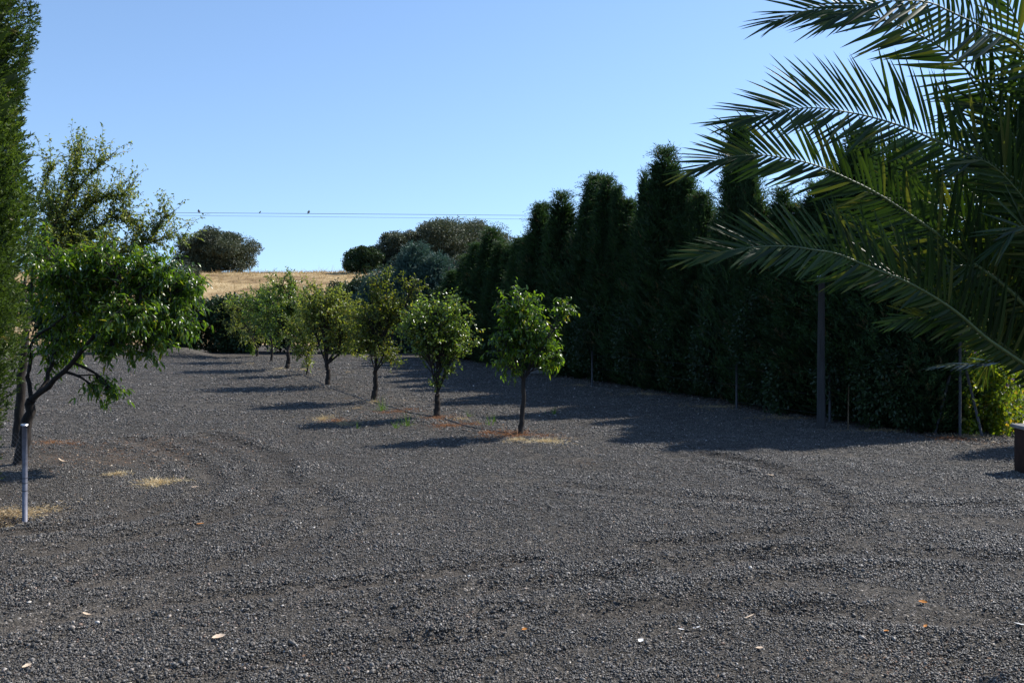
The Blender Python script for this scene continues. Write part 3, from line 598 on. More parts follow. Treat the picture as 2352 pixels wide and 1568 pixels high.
tree("peach_tree", "big spreading peach tree at the left with drooping glossy leaves over the gravel", "fruit tree", b, [b, at(58, 1000, Z), fk], 0.085, lobes, (0.10, 0.032, 0.5, 0.7), ('peach', 'bark'),
     np.random.RandomState(21), limbs=limbs, spacing=0.026, twig=0.3, shoots=0.05, branch_r=0.022, grow=1.12, more=1.45)
# taller, fine leaved plum behind it
Z = 14.2; g0 = at(40, 1000, Z); b = np.array([g0[0], Z, gz(g0[0], Z) - .03]); fk = at(60, 760, Z)
def LB(pts, n, r0=.03, L=.3): return ([at(x, y, Z + dz) for (x, y, dz) in pts], r0, .004, n, L)
limbs = [LB([(60, 760, 0), (85, 600, 0), (140, 500, 0), (190, 420, 0), (262, 352, 0)], 46), LB([(60, 760, 0), (90, 560, .2), (135, 450, .2), (190, 350, .2)], 40),
         LB([(85, 600, 0), (160, 520, .1), (220, 462, .1), (292, 448, .1)], 40), LB([(100, 620, 0), (190, 545, 0), (240, 515, 0), (300, 488, 0)], 40),
         LB([(100, 640, 0), (220, 590, 0), (310, 566, 0), (380, 545, 0), (425, 548, 0)], 40, .025), LB([(240, 590, 0), (330, 560, 0), (362, 525, 0), (385, 490, 0)], 26, .015),
         LB([(190, 545, 0), (260, 500, 0), (320, 520, 0), (335, 560, 0)], 14, .012), LB([(60, 760, 0), (60, 600, .3), (80, 480, .3), (120, 380, .3)], 40),
         LB([(85, 600, -.2), (110, 540, -.3), (150, 470, -.3), (175, 395, -.2), (178, 340, 0)], 34), LB([(100, 620, .3), (150, 560, .3), (180, 500, .3), (230, 440, .3)], 40)]
lobes = [lobe(140, 520, Z, 60, 60, 16), lobe(180, 560, Z, 80, 40, 16), lobe(250, 590, Z - .4, 90, 34, 16), lobe(120, 590, Z - .4, 70, 40, 14)]
tree("plum_tree", "taller plum tree with long thin branches rising above the peach tree", "fruit tree", b, [b, at(48, 880, Z), fk], 0.075, lobes, (0.060, 0.026, 0.3, 0.25), ('plum', 'bark'),
     np.random.RandomState(22), limbs=[(a, b_, c_, int(n_ * 1.9), l_ * 1.45) for a, b_, c_, n_, l_ in limbs], spacing=0.021, twig=0.42, shoots=0.25)

# ------------------------------------------------------------------ cypresses
def cypress_meshes(seed, height, rad, n_spray, per, Lb, Wb, mat, tops=1, up=1.0, power=0.55, taper0=0.55, core=2600, lumpy=1.0, loose=42):
    """returns (crown mesh, trunk mesh) standing at the origin"""
    r = np.random.RandomState(seed); mb = MB()
    spires = [(r.uniform(-.5, .5) * rad * (k > 0), r.uniform(-.5, .5) * rad * (k > 0), height * (1 if k == 0 else r.uniform(.72, .93)), 1.0 if tops == 1 else r.uniform(.6, .8)) for k in range(tops)]
    for (sx, sy, hh, rr) in spires:
        n = n_spray // tops
        t = r.rand(n) ** 0.85; a = r.uniform(0, 2 * math.pi, n)
        prof = np.minimum(taper0 + (1 - taper0) * np.clip(t / 0.25, 0, 1), 1) * np.clip((1 - t) / 0.75, 0, 1) ** power
        lump = 1 + lumpy * (0.16 * np.sin(3 * a + 9 * t + seed) + 0.12 * np.sin(7 * a - 23 * t) + 0.10 * np.sin(2 * a + 41 * t + seed) + 0.08 * np.sin(11 * a + 57 * t))
        R = rad * rr * prof * lump * (1 - 0.45 * r.rand(n) ** 2.5)
        P = np.stack([sx + np.cos(a) * R, sy + np.sin(a) * R, t * hh + 0.03], 1)
        out = np.stack([np.cos(a), np.sin(a), np.full(n, 1.1 * up)], 1)
        ax = unit(out + r.normal(0, 0.35, (n, 3)))
        tone = np.clip(0.45 + 0.25 * np.sin(5 * a + 13 * t) + r.normal(0, 0.16, n), 0, 0.97); tone[r.rand(n) < 0.015] = 1; tone[(np.sin(3 * a + 11 * t + 2 * seed) * np.sin(5 * a - 17 * t) > 0.86) & (t < .7)] = 0.985 if core < 9000 else .3
        Ls = Lb * (1.6 + 1.6 * r.rand(n))
        u = np.tile(np.linspace(0, 1, per), (n, 1)) + r.uniform(-.05, .05, (n, per))
        PP = (P[:, None] + ax[:, None] * (Ls[:, None] * u)[..., None]).reshape(-1, 3) + r.normal(0, Lb * 0.10, (n * per, 3))
        DD = np.repeat(ax, per, 0) * 0.9 + r.normal(0, 0.5, (n * per, 3)); DD[:, 2] += 0.25 * up
        blades(mb, PP, DD, Lb * (0.5 + 0.8 * r.rand(n * per)), Wb * (0.7 + 0.6 * r.rand(n * per)), r, np.repeat(tone, per) * 1.0)
        # long loose tip shoots
        k = max(10, n // loose); t2 = 1 - 0.45 * r.rand(k) ** 1.5; a2 = r.uniform(0, 6.28, k)
        R2 = rad * rr * np.clip((1 - t2) / .75, 0, 1) ** power; P2 = np.stack([sx + np.cos(a2) * R2, sy + np.sin(a2) * R2, t2 * hh], 1)
        A2 = unit(np.stack([np.cos(a2) * .7, np.sin(a2) * .7, np.ones(k) * (0.9 * up + .1)], 1) + r.normal(0, .25, (k, 3)))
        m_ = 22; u2 = np.linspace(0, 1, m_); LL = Lb * r.uniform(3, 6.5, k)
        PP = P2[:, None] + A2[:, None] * (LL[:, None] * u2)[..., None]; PP[..., 2] -= (0.5 * LL[:, None] * u2 ** 2.5)
        PP = PP.reshape(-1, 3); DD = np.repeat(A2, m_, 0) + r.normal(0, .8, (k * m_, 3))
        blades(mb, PP, DD, Lb * .45, Wb * .8, r, np.full(k * m_, .5))
    if core:   # dead inner twigs that make a cypress opaque
        n = core; t = r.rand(n) * 0.93; a = r.uniform(0, 6.28, n); prof = np.clip((1 - t) / 0.75, 0, 1) ** power * np.minimum(taper0 + (1 - taper0) * t / .25, 1)
        R = rad * prof * 0.88 * np.sqrt(r.rand(n)); P = np.stack([np.cos(a) * R, np.sin(a) * R, t * height], 1)
        D = np.stack([np.cos(a), np.sin(a), np.full(n, 1.3)], 1) + r.normal(0, .4, (n, 3))
        blades(mb, P, D, 0.32 * min(1, rad * 1.6), 0.13 * min(1, rad * 1.6), r, 0.04 * r.rand(n))
    tb = MB(); tb.tube([[0, 0, -0.1], [0.02, 0, height * .3], [0, .02, height * .7], [0, 0, height * 0.93]], [rad * .16, rad * .12, rad * .07, .012], 7)
    return mb.mesh("crown", mat), tb.mesh("trunk", M['bark'], smooth=True)

proto = []
for k in range(6):
    proto.append(cypress_meshes(300 + k, 6.0, 0.72, 4200, 7, 0.10, 0.022, M['cypress'], lumpy=2.0, loose=14, tops=[1, 2, 1, 3, 3, 2][k], power=[.85, .95, .75, .9, 1.0, .65][k]))
def put_cypress(name, x, y, h, rad, k, label, group, z=None, rot=0.0, meshes=None, cat="cypress"):
    cm, tm = meshes or proto[k]
    root = thing(name, (x, y, gz(x, y) if z is None else z), label, cat, group)
    root.rotation_euler = (0, 0, rot) if meshes else (math.radians(2.2 * math.sin(rot * 5)), math.radians(2.6 * math.cos(rot * 7)), rot); s = h / 6.0 if meshes is None else 1.0; sr = rad / 0.72 if meshes is None else 1.0
    root.scale = (sr, sr, s)
    c = link(bpy.data.objects.new("crown", cm), root); link(bpy.data.objects.new("trunk", tm), root)
    return root
HL = 14.06
def hz(x): return HL / ((x - CX) / F + 0.4276)
HG = "cypresses of the long dark hedge"
R_ = np.random.RandomState(55)
hedge = [  # x px, top y px, radius m, mesh, second row offset m, label
    (1046, 628, .62, 0, 0, "farthest hedge cypress, just right of the thin grey mast"),
    (1068, 592, .62, 1, 0, "second farthest hedge cypress, low and rounded"),
    (1092, 566, .66, 2, 0, "mid green cypress left of the pale pointed one"),
    (1120, 532, .66, 5, 0, "pale green pointed cypress catching light at the far end of the hedge"),
    (1148, 560, .62, 4, 0, "dull cypress directly right of the pale pointed one"),
    (1172, 566, .66, 3, 0, "bushy cypress with several thin spikes near the far end"),
    (1197, 556, .60, 0, 0, "narrow dark cypress with bare twigs at its top"),
    (1220, 548, .66, 1, 0, "cypress with a ragged top just left of the wispy leaning one"),
    (1245, 478, .60, 2, 0, "wispy cypress whose thin top leans left into the sky"),
    (1268, 500, .62, 0, .2, "lower cypress tucked beside the wispy leaning one"),
    (1296, 452, .58, 5, 0, "slim pointed cypress right of the wispy leaning one"),
    (1322, 470, .60, 4, .3, "cypress in the dip between two pointed neighbours"),
    (1350, 416, .62, 2, 0, "tall pointed cypress, middle peak of the left hedge group"),
    (1376, 450, .58, 3, .2, "cypress between the middle peak and the twin topped one"),
    (1403, 420, .62, 1, 0, "twin topped cypress standing straight behind the nearest fruit tree branch tip"),
    (1430, 470, .60, 0, .2, "cypress sloping down to the first gap in the hedge top"),
    (1458, 510, .66, 4, 0, "low cypress in the gap left of the tallest twin pair"),
    (1493, 425, .60, 2, 0, "left partner of the tallest twin cypress pair"),
    (1526, 356, .62, 5, 0, "tallest sharp pointed cypress of the twin pair, by the palm frond tips"),
    (1551, 420, .55, 0, .2, "cypress leaning against the right side of the tallest one"),
    (1590, 505, .62, 3, 0, "short cypress in the bright gap behind the lowest frond tip"),
    (1620, 452, .48, 2, 0, "slender cypress seen right of the bright gap"),
    (1652, 490, .48, 5, 0, "small pointed cypress left of the broad clipped one"),
    (1710, 300, .52, 0, 0, "broad straight sided tall cypress behind the palm frond ends"),
    (1765, 460, .50, 4, 0, "cypress at the right flank of the broad straight sided one"),
    (1800, 450, .48, 1, 0, "cypress glimpsed between the two middle palm fronds"),
    (1845, 480, .62, 2, 0, "cypress rising just left of the wooden pole"),
    (1890, 430, .62, 3, 0, "cypress directly behind the wooden pole"),
    (1940, 390, .60, 5, 0, "cypress just right of the wooden pole behind the fronds"),
    (1995, 310, .60, 0, 0, "tall cypress hidden behind the thick of the palm fronds"),
    (2050, 350, .60, 2, 0, "cypress behind the fronds, right of the tall hidden one"),
    (2100, 430, .60, 4, 0, "cypress behind the palm left of the slanting fence braces"),
    (2140, 530, .42, 1, 0, "last hedge cypress before the sunlit vine"),
]
for q, (x, ty, rad, k, off, lab) in enumerate(hedge):
    Z = hz(x); cxp = (x - CX) / F * Z; top = H + (HY - ty) / F * Z
    put_cypress("cypress", cxp + off * 0.9, Z + off * 0.4, top, rad * 1.42, k, lab, HG, rot=R_.uniform(0, 6.28))
for x, ty, rad, k, dx, lab in [(1258, 520, .4, 1, -.1, "thin secondary spire at the foot of the wispy leaning cypress"), (1335, 505, .42, 3, .1, "short secondary spire left of the middle peak"), (1418, 440, .40, 2, .1, "thin secondary spire right of the twin topped cypress"), (1508, 400, .42, 4, -.15, "slim spire pressed between the tallest cypress pair"), (1572, 470, .36, 0, .0, "thin ragged spire at the right foot of the tallest cypress"), (1636, 520, .36, 3, .1, "low ragged spire left of the broad straight sided cypress"), (1736, 380, .34, 2, 0, "thin spire on the right shoulder of the broad straight sided cypress")]:
    Z = hz(x) - .25; put_cypress("cypress", (x - CX) / F * Z + dx, Z, H + (HY - ty) / F * Z, rad * 1.15, k, lab, HG, rot=R_.uniform(0, 6.28))
# second row, behind, closes the gaps
for q, (x, ty, lab) in enumerate([(1110, 640, "low cypress behind the far end of the hedge"), (1300, 570, "lower rear row cypress behind the slim pointed one"), (1390, 560, "lower rear row cypress behind the twin topped one"), (1470, 560, "lower rear row cypress behind the first gap"),
                                  (1575, 560, "lower rear row cypress behind the bright gap"), (1680, 540, "lower rear row cypress left of the broad one"), (1780, 540, "lower rear row cypress right of the broad one"), (1880, 530, "lower rear row cypress behind the pole"), (1990, 520, "lower rear row cypress deep behind the fronds"), (2090, 560, "lower rear row cypress by the braces")]):
    Z = hz(x) + .9; X0 = (x - CX) / F * Z + .35; put_cypress("cypress", X0, Z, H + (HY - ty) / F * Z, .95, q % 6, lab, HG, rot=q * 1.3)

# near cypress at the left edge
nm = cypress_meshes(411, 12.0, 1.27, 44000, 11, 0.048, 0.019, M['cypress_near'], power=0.40, taper0=0.60, tops=1, up=0.5, core=22000, lumpy=0.55, loose=200)
put_cypress("near_cypress", -6.74, 10.05, 12.0, 1.0, 0, "tall feathery bright green cypress filling the left edge", None, meshes=nm, rot=0.6)
# blue green conifer behind the orchard
Z = 44.0
bmsh = cypress_meshes(431, 4.9, 2.1, 8000, 9, 0.20, 0.04, M['blue'], power=0.8, taper0=0.95, up=0.6, tops=3, lumpy=1.9, loose=20)
p = at(957, 820, Z); put_cypress("blue_cypress", p[0], Z, 5.1, 1.9, 0, "spreading blue green conifer standing above the orchard crowns", None, z=-0.1, meshes=bmsh, cat="conifer")
bms2 = cypress_meshes(432, 3.4, 1.7, 4200, 9, 0.2, 0.04, M['blue'], power=0.8, taper0=0.95, up=0.6, tops=2, lumpy=1.9, loose=20)
p = at(870, 820, Z - 1); put_cypress("blue_cypress", p[0], Z - 1, 3.2, 1.4, 0, "lower blue green conifer left of the spreading one", None, z=-0.1, meshes=bms2, cat="conifer")

# ------------------------------------------------------------------ shrubs, oaks
def clump_crown(seed, blobs, n, L, W, mat, gap=0.0):
    """blobs: (centre, radii). leaf clumps on and in lumpy shells"""
    r = np.random.RandomState(seed); mb = MB(); vol = np.array([b[1][0] * b[1][2] for b in blobs]); cnt = (n * vol / vol.sum()).astype(int)
    for (c, rad), m in zip(blobs, cnt):
        u = unit(r.normal(size=(m, 3))); q = r.rand(m) ** 0.42
        lump = 1 + 0.16 * np.sin(6 * u[:, 0] + c[0] * 5) * np.cos(5 * u[:, 2] + c[1]) + 0.10 * np.sin(13 * u[:, 1] + 11 * u[:, 2])
        P = np.array(c) + u * np.array(rad) * (q * lump)[:, None]
        if gap:
            k = snoise(P[:, 0] + P[:, 1], P[:, 2] * 1.7, seed, 1.3, 2) > -gap; P = P[k]; u = u[k]
        m2 = len(P); D = unit(u + r.normal(0, .7, (m2, 3))); N_ = r.normal(0, .6, (m2, 3)); N_[:, 2] += .8
        leaves(mb, P, D, unit(N_), L * r.uniform(.6, 1.3, m2), W * r.uniform(.6, 1.3, m2), (0.5,), (1,), .2, .2, np.clip(r.rand(m2) * .7 + .3 * r.rand(), 0, 1))
    return mb
def bush(name, label, cat, x, y, z, blobs, n, L, W, mat, seed, group=None, trunk_r=.06, gap=0.0, trunk_h=None):
    root = thing(name, (x, y, z), label, cat, group)
    o = clump_crown(seed, blobs, n, L, W, mat, gap).obj("crown", mat, root)
    tb = MB(); r = np.random.RandomState(seed)
    top = max(b[0][2] for b in blobs) if trunk_h is None else trunk_h
    tb.tube([[0, 0, -.15], [.03, 0, top * .4], [0, .02, top * .8]], [trunk_r, trunk_r * .8, trunk_r * .5], 7)
    for (c, rad) in blobs:
        c = np.array(c); s = np.array([0, 0, min(top * .35, max(.1, c[2] * .5))]); tb.tube(catmull([s, (s + c) / 2 + r.normal(0, .08, 3), c], 5), np.linspace(trunk_r * .5, trunk_r * .15, 5), 5)
    tb.obj("trunk", M['bark'], root, smooth=True)
    return root
def rblobs(seed, w, h, d, n=7, low=.35):
    r = np.random.RandomState(seed); out = [((0, 0, h * .5), (w * .75, d * .75, h * .46))]
    for k in range(n):
        a = r.uniform(0, 6.28); q = r.uniform(.3, .7); out.append(((math.cos(a) * w * q, math.sin(a) * d * q, h * r.uniform(low, .78)), (w * r.uniform(.3, .45), d * r.uniform(.3, .45), h * r.uniform(.2, .28))))
    return out
# dark shrubs growing in front of the hedge cypresses
sh = [(1105, 770, .9, "dark shrub at the far end of the hedge foot beside the grey slab"), (1185, 770, 1.0, "dark shrub at the hedge foot behind the second orchard tree"), (1300, 705, 1.1, "dark shrub behind the nearest orchard tree's right branches"),
      (1395, 650, 1.1, "broad leafy shrub right of the nearest orchard tree"), (1480, 660, .95, "shrub under the tallest twin cypresses"), (1570, 715, .9, "shrub below the bright gap in the hedge"), (1655, 700, .95, "shrub under the lowest palm frond tip"),
      (1745, 680, .95, "shrub below the broad straight sided cypress"), (1825, 730, .8, "shrub just left of the wooden pole"), (1945, 760, .8, "shrub just right of the wooden pole"), (2030, 770, .8, "shrub between the wooden pole and the fence braces"), (2085, 790, .55, "shrub right behind the left slanting fence brace")]
for q, (x, ty, w, lab) in enumerate(sh):
    Z = hz(x) - .55; X0 = (x - CX) / F * Z; h = H + (HY - ty) / F * Z
    bush("shrub", lab, "shrub", X0, Z, gz(X0, Z), rblobs(500 + q, w, h, w * .6, 11, .2), 7500, .075, .045, M['shrub'], 500 + q, "dark shrubs along the hedge foot", .03)
# back hedge
bk = [(-15.5, 42, 1.9, 2.9, "dark bush seen through the left of the peach crown"), (-20, 42, 2.4, 3.4, "dark bush at the far left behind the peach tree"), (-25, 43, 2.6, 3.6, "outermost dark bush left of the peach tree"), (-12.9, 42.2, 1.5, 2.75, "dark back bush right of the peach crown under the dry slope"), (-10.8, 42.6, 1.5, 2.7, "dark back bush behind the farthest orchard tree"),
      (-8.6, 42.3, 1.5, 2.6, "back bush behind the seventh orchard tree"), (-6.3, 43, 1.6, 2.8, "back bush behind the fourth orchard tree"), (-4.2, 43, 1.5, 2.9, "back bush below the blue green conifer"), (-2.6, 42, 1.3, 3.0, "back bush where it meets the cypress hedge")]
for q, (x, y, w, h, lab) in enumerate(bk):
    bush("bush", lab, "bush", x, y, -.05, rblobs(600 + q, w * 1.15, h, 1.3, 12, .2), 17000, .16, .10, M['shrub'], 600 + q, "dark bushes closing the back of the yard", .05)
p = at(425, 640, 58); bush("bush", "olive green bush in front of the left oak on the dry slope", "bush", p[0], 58, float(hill_z(p[0], 58.)), rblobs(630, 1.25, 5.1 - float(hill_z(p[0], 58.)), 1.1, 12, .3), 16000, .13, .07, M['oak'], 630)
for q, (x, ty, w, lab) in enumerate([(812, 638, 1.5, "dark bush on the slope below the small rounded oak"), (866, 626, 1.7, "dark bush on the slope left of the blue green conifer"), (925, 612, 1.8, "dark bush on the slope behind the blue green conifer"), (990, 606, 1.9, "dark bush on the slope right of the blue green conifer"), (1045, 612, 1.8, "dark bush on the slope behind the thin mast"), (1095, 600, 1.8, "dark bush behind the farthest hedge cypresses")]):
    X0 = (x - CX) / F * 56; zb = float(hill_z(X0, 56.)); h = H + (HY - ty) / F * 56 - zb
    bush("bush", lab, "bush", X0, 56, zb - .1, rblobs(640 + q, w, h, 1.5, 12, .2), 14000, .16, .1, M['shrub'], 640 + q, "dark bushes on the slope under the oaks", .06)
# holm oaks on the hill
def oak(x0, x1, ytop, ybase, Z, seed, label, n, gap=0.0, mat='oak', kind="holm_oak"):
    xc = (x0 + x1) / 2; p = at(xc, ybase, Z); s = Z / F; w = (x1 - x0) / 2 * s * 1.1; h = (ybase - ytop) * s; zb = float(hill_z(p[0], Z)) - .1
    h = at(xc, ytop, Z)[2] - zb; r = np.random.RandomState(seed)
    B = [((0, 0, h * .5), (w * .8, w * .75, h * .46))]
    for k in range(30):
        a = r.uniform(0, 6.28); q = r.uniform(.4, .82); e = r.uniform(-.95, 1.1)
        B.append(((math.cos(a) * w * q * math.cos(e * .9), math.sin(a) * w * q, h * (.48 + .36 * math.sin(e * 1.3))), (w * r.uniform(.14, .36), w * r.uniform(.2, .34), h * r.uniform(.09, .2))))
    return bush(kind, label, "oak", p[0], Z, zb, B, n, .155, .095, M[mat], seed, "holm oaks on the hill", .28, gap, trunk_h=h * .6)
oak(402, 594, 528, 640, 84, 701, "rounded grey green oak alone on the dry slope at left", 60000, .5)
oak(912, 1186, 498, 640, 84, 702, "largest oak, broad crown above the blue green conifer", 95000, .42)
oak(858, 975, 528, 640, 82, 703, "medium oak against the left side of the largest one", 36000, .5)
oak(785, 880, 566, 650, 78, 704, "small dark rounded oak, leftmost of the right hand oaks", 34000, .6, 'shrub')

# ------------------------------------------------------------------ right side: vine, fence, pole, walls
def vine():
    r = np.random.RandomState(801); Z = 16.0; base = at(2268, 985, Z); base[2] = gz(base[0], Z)
    root = thing("climbing_vine", base, "sunlit yellow green vine hanging beside the fence braces", "vine")
    mb = MB(); n = 9500
    xx = r.uniform(2178, 2338, n); top = 800 + 22 * np.sin(xx / 17) + 60 * np.clip((2235 - xx) / 45, 0, 1); yy = top + (992 - top) * r.rand(n) ** .9
    dens = (snoise(xx / 20, yy / 30, 71, 1.6, 3) > -0.12) | (r.rand(n) < .25)
    xx, yy = xx[dens], yy[dens]; n = len(xx); zz = Z + r.normal(0, .28, n) + .25 * np.sin(xx / 13)
    P = np.stack([(xx - CX) / F * Z, zz, H + (HY - yy) / F * Z], 1)
    D = r.normal(0, .5, (n, 3)); D[:, 2] -= .8; N_ = r.normal(0, .6, (n, 3)); N_[:, 0] += .5
    leaves(mb, P, D, unit(N_), .065 * r.uniform(.6, 1.3, n), .055 * r.uniform(.6, 1.2, n), (0.3, .65), (1, .8), .2, .15, np.clip(r.rand(n), 0, 1))
    mb.obj("foliage", M['vine'], root, base)
    mb = MB()
    for k in range(26):
        x = r.uniform(2200, 2330); y0 = r.uniform(990, 1000); pts = [at(x, y0, Z + r.normal(0, .15)), at(x + r.normal(0, 12), 930, Z + r.normal(0, .2)), at(x + r.normal(0, 18), 850, Z + r.normal(0, .2))]
        mb.tube(catmull(pts, 7), np.linspace(.009, .003, 7), 4)
    mb.obj("stem", M['bark'], root, base)
    for (x, y) in [(2273, 800), (2285, 798), (2240, 812), (2258, 806), (2325, 872), (2312, 884), (2218, 845), (2214, 803), (2299, 845)]:
        mb = MB(); c = at(x, y, Z - .35); k = 5; a = np.arange(k) * 1.2566; D = np.stack([np.cos(a), -np.full(k, .6), np.sin(a)], 1)
        leaves(mb, np.repeat(c[None], k, 0), D, np.tile([0., -1, 0], (k, 1)), .042, .036, (.5,), (1,), .1, .05, r.rand(k)); mb.obj("flower", M['petal'], root, base)
vine()
p = at(2330, 930, 16.6); bush("shrub", "thin dark columnar shrub at the right end of the vine", "shrub", p[0], 16.6, gz(p[0], 16.6), [((0, 0, .5), (.1, .1, .45)), ((0, 0, .85), (.09, .09, .3))], 1500, .05, .02, M['shrub'], 811, None, .02)
for q, (x, y, w, h, lab) in enumerate([(9.3, 19.0, 1.1, 3.6, "dark tree behind the sunlit vine, left one"), (11.3, 21.0, 1.2, 3.8, "dark tree behind the sunlit vine, right one"), (9.15, 14.35, .75, 2.7, "bushy shrub just outside the right edge that shades the gravel")]):
    bush("shrub", lab, "shrub", x, y, gz(x, y), rblobs(820 + q, w, h, w, 8, .2), 9000, .09, .05, M['shrub'], 820 + q, None, .05)

# pole
g = gnd(1886, 985); zp = gz(*g)
root = thing("wooden_pole", (g[0], g[1], zp), "weathered wooden pole with a small white cap against the dark hedge", "pole")
mb = MB(); mb.tube([[0, 0, -.2], [0, 0, 1.4], [.01, 0, H + (HY - 634) / F * g[1] - zp]], [.078, .066, .055], 14); mb.obj("post", M['wood'], root, smooth=True)
ht = H + (HY - 634) / F * g[1] - zp
mb = MB(); mb.tube([[-.035, -.03, ht - .01], [-.035, -.03, ht + .035], [-.035, -.03, ht + .04], [-.035, -.03, ht + .075]], [.04, .04, .028, .034], 12); mb.obj("cap", M['ceramic'], root, smooth=True)

# left steel post with netting
g = np.array([at(57, 1195, 9.33)[0], 9.33]); zp = gz(*g)
root = thing("steel_fence_post", (g[0], g[1], zp), "round galvanised steel post with flat cap in the left foreground", "post")
mb = MB(); mb.tube([[0, 0, -.15], [0, 0, .6], [-.004, 0, 1.0]], [.026, .0255, .025], 18); mb.obj("tube", M['steel'], root, smooth=True)
mb = MB(); mb.tube([[-.004, 0, 1.0], [-.004, 0, 1.012], [-.004, 0, 1.016]], [.036, .037, .030], 18); mb.obj("cap", M['cap'], root)
for z in (.41, .33, .46):
    mb = MB(); mb.tube([[-.002, 0, z], [-.002, 0, z + .006]], [.0285, .0285], 16); mb.obj("wire_tie", M['hose'], root)
root = thing("wire_netting", (g[0], g[1], zp), "fine grey wire netting running left from the steel post", "netting")
mb = MB(); r = np.random.RandomState(4); W_, Hh = 1.9, .92; k = 34
for q in range(-18, 38):
    for s in (1, -1):
        z0 = q * .05; a = np.array([-.026, 0, z0]); bnd = np.array([-.026 - W_, .25, z0 + s * W_])
        t0, t1 = sorted([(0.0 - z0) / (s * W_), (Hh - z0) / (s * W_)]); t0 = max(0, t0); t1 = min(1, t1)
        if t1 > t0 + .02: mb.tube([a + (bnd - a) * t0, a + (bnd - a) * t1], .0008, 3, cap=False)
mb.obj("mesh_wires", M['steel'], root)
mb = MB()
for z in (.42, .9, .05): mb.tube([[-.026, 0, z], [-W_ / 2, .12, z - .015], [-W_, .25, z]], .0015, 4)
mb.obj("line_wires", M['hose'], root)

# fence along the hedge
def fence():
    P = [(1360, 888), (1692, 938), (1906, 971), (2205, 1002)]
    g0 = gnd(*P[-1]); base = np.array([g0[0], g0[1], gz(*g0)])
    root = thing("wire_fence", base, "grey wire fence on thin posts along the foot of the hedge", "fence")
    tops = []
    for (x, y) in P:
        g = gnd(x, y); z = gz(*g); h = .95 if x < 2100 else 1.9
        mb = MB(); mb.tube([[g[0], g[1], z - .1], [g[0], g[1], z + h]], .024, 10); mb.obj("post", M['zinc'], root, base, True); tops.append((g, z))
    for (xa, ya, xb, yb) in [(2186, 868, 2146, 996), (2220, 868, 2258, 1004)]:
        ga = gnd(xb, yb); Z = ga[1]; mb = MB(); e = np.array([ga[0], Z, gz(*ga) - .05]); s = at(xa + (2 if xa < 2200 else -4), ya - 30, g0[1])
        mb.tube([s, e], .022, 10); mb.obj("brace", M['zinc'], root, base, True)
    for z in (.15, .5, .85):
        mb = MB(); mb.tube([[g[0], g[1], zz + z] for g, zz in tops], .0018, 4); mb.obj("wire", M['zinc'], root, base)
fence()
g = gnd(1948, 985); mb = MB(); mb.tube([[0, 0, -.1], [.01, 0, .75]], [.013, .011], 8); o = mb.obj("stake", M['dead']); o.location = (g[0], g[1], gz(*g)); tag(o, "thin brown stake standing right of the wooden pole", "stake")
g = gnd(1120, 822); mb = MB(); mb.tube([[0, 0, -.1], [0, 0, 1.6]], [.03, .03], 8); o = mb.obj("metal_pole", M['zinc'], smooth=True); o.location = (g[0], g[1], gz(*g)); tag(o, "slim grey pole between the two nearest orchard crowns", "pole")
p = at(1031, 700, 40.5); mb = MB(); mb.tube([[0, 0, -.1], [0, 0, 3.9]], [.035, .03], 8); o = mb.obj("mast", M['bark_pale'], smooth=True); o.location = (p[0], 40.5, 0); tag(o, "thin pale mast rising beside the blue green conifer", "mast")

# slabs, walls
for (x, y, w, h, lab) in [(1242, 857, .72, .17, "low grey concrete block lying in the shade by the hedge"), (1050, 824, .35, .16, "small pale concrete block near the far end of the hedge")]:
    g = gnd(x, y); mb = MB(); mb.box((-w / 2, -.1, -.03), (w / 2, .1, h), 0); o = mb.obj("concrete_block", M['concrete']); o.location = (g[0], g[1], gz(*g)); o.rotation_euler = (0, 0, -.08)
    bv = o.modifiers.new("bevel", 'BEVEL'); bv.width = .012; bv.segments = 2; tag(o, lab, "concrete block")
root = thing("garden_wall", (6.85, 12.1, 0), "low dark brown garden wall with a grey coping at the right edge", "wall")
mb = MB(); mb.box((-.18, -.25, -.1), (3.2, .05, .57)); o = mb.obj("wall_body", M['brownwall'], root); bv = o.modifiers.new("bevel", 'BEVEL'); bv.width = .01; bv.segments = 2
for k in range(6):
    mb = MB(); mb.box((-.21 + k * .57, -.29, .573), (-.21 + k * .57 + .56, .09, .622)); o = mb.obj("coping_slab", M['concrete'], root); bv = o.modifiers.new("bevel", 'BEVEL'); bv.width = .008; bv.segments = 2
mb = MB(); mb.box((13.0, 24, -.1), (24, 24.3, 2.3)); o = mb.obj("boundary_wall", M['terracotta']); tag(o, "terracotta rendered wall glimpsed behind the vine at the right edge", "wall")
mb = MB(); V = np.array([[8.7, 15.9, .06], [14.5, 15.0, .06], [17, 23.5, .06], [10.2, 18, .06]]); mb.add(V, [[0, 1, 2, 3]]); tag(mb.obj("path", M['paving']), "pale dusty path beyond the fence", kind="structure")

# irrigation hose
pts = [(612, 833), (640, 845), (668, 856), (715, 872), (742, 886), (775, 900), (812, 915), (850, 926), (900, 940), (950, 955), (1003, 964), (1040, 975), (1085, 988), (1150, 999), (1188, 1003)]
G = [gnd(*q) for q in pts]; C_ = catmull(np.array([[a + .02 * math.sin(3 * b), b, gz(a, b) + .012] for a, b in G]), 90)
C_[:, 2] = ground_z(C_[:, 0], C_[:, 1]) + .012
mb = MB(); mb.tube(C_, .010, 8); tag(mb.obj("irrigation_hose", M['hose'], smooth=True), "thin black irrigation hose lying along the orchard row", "hose")

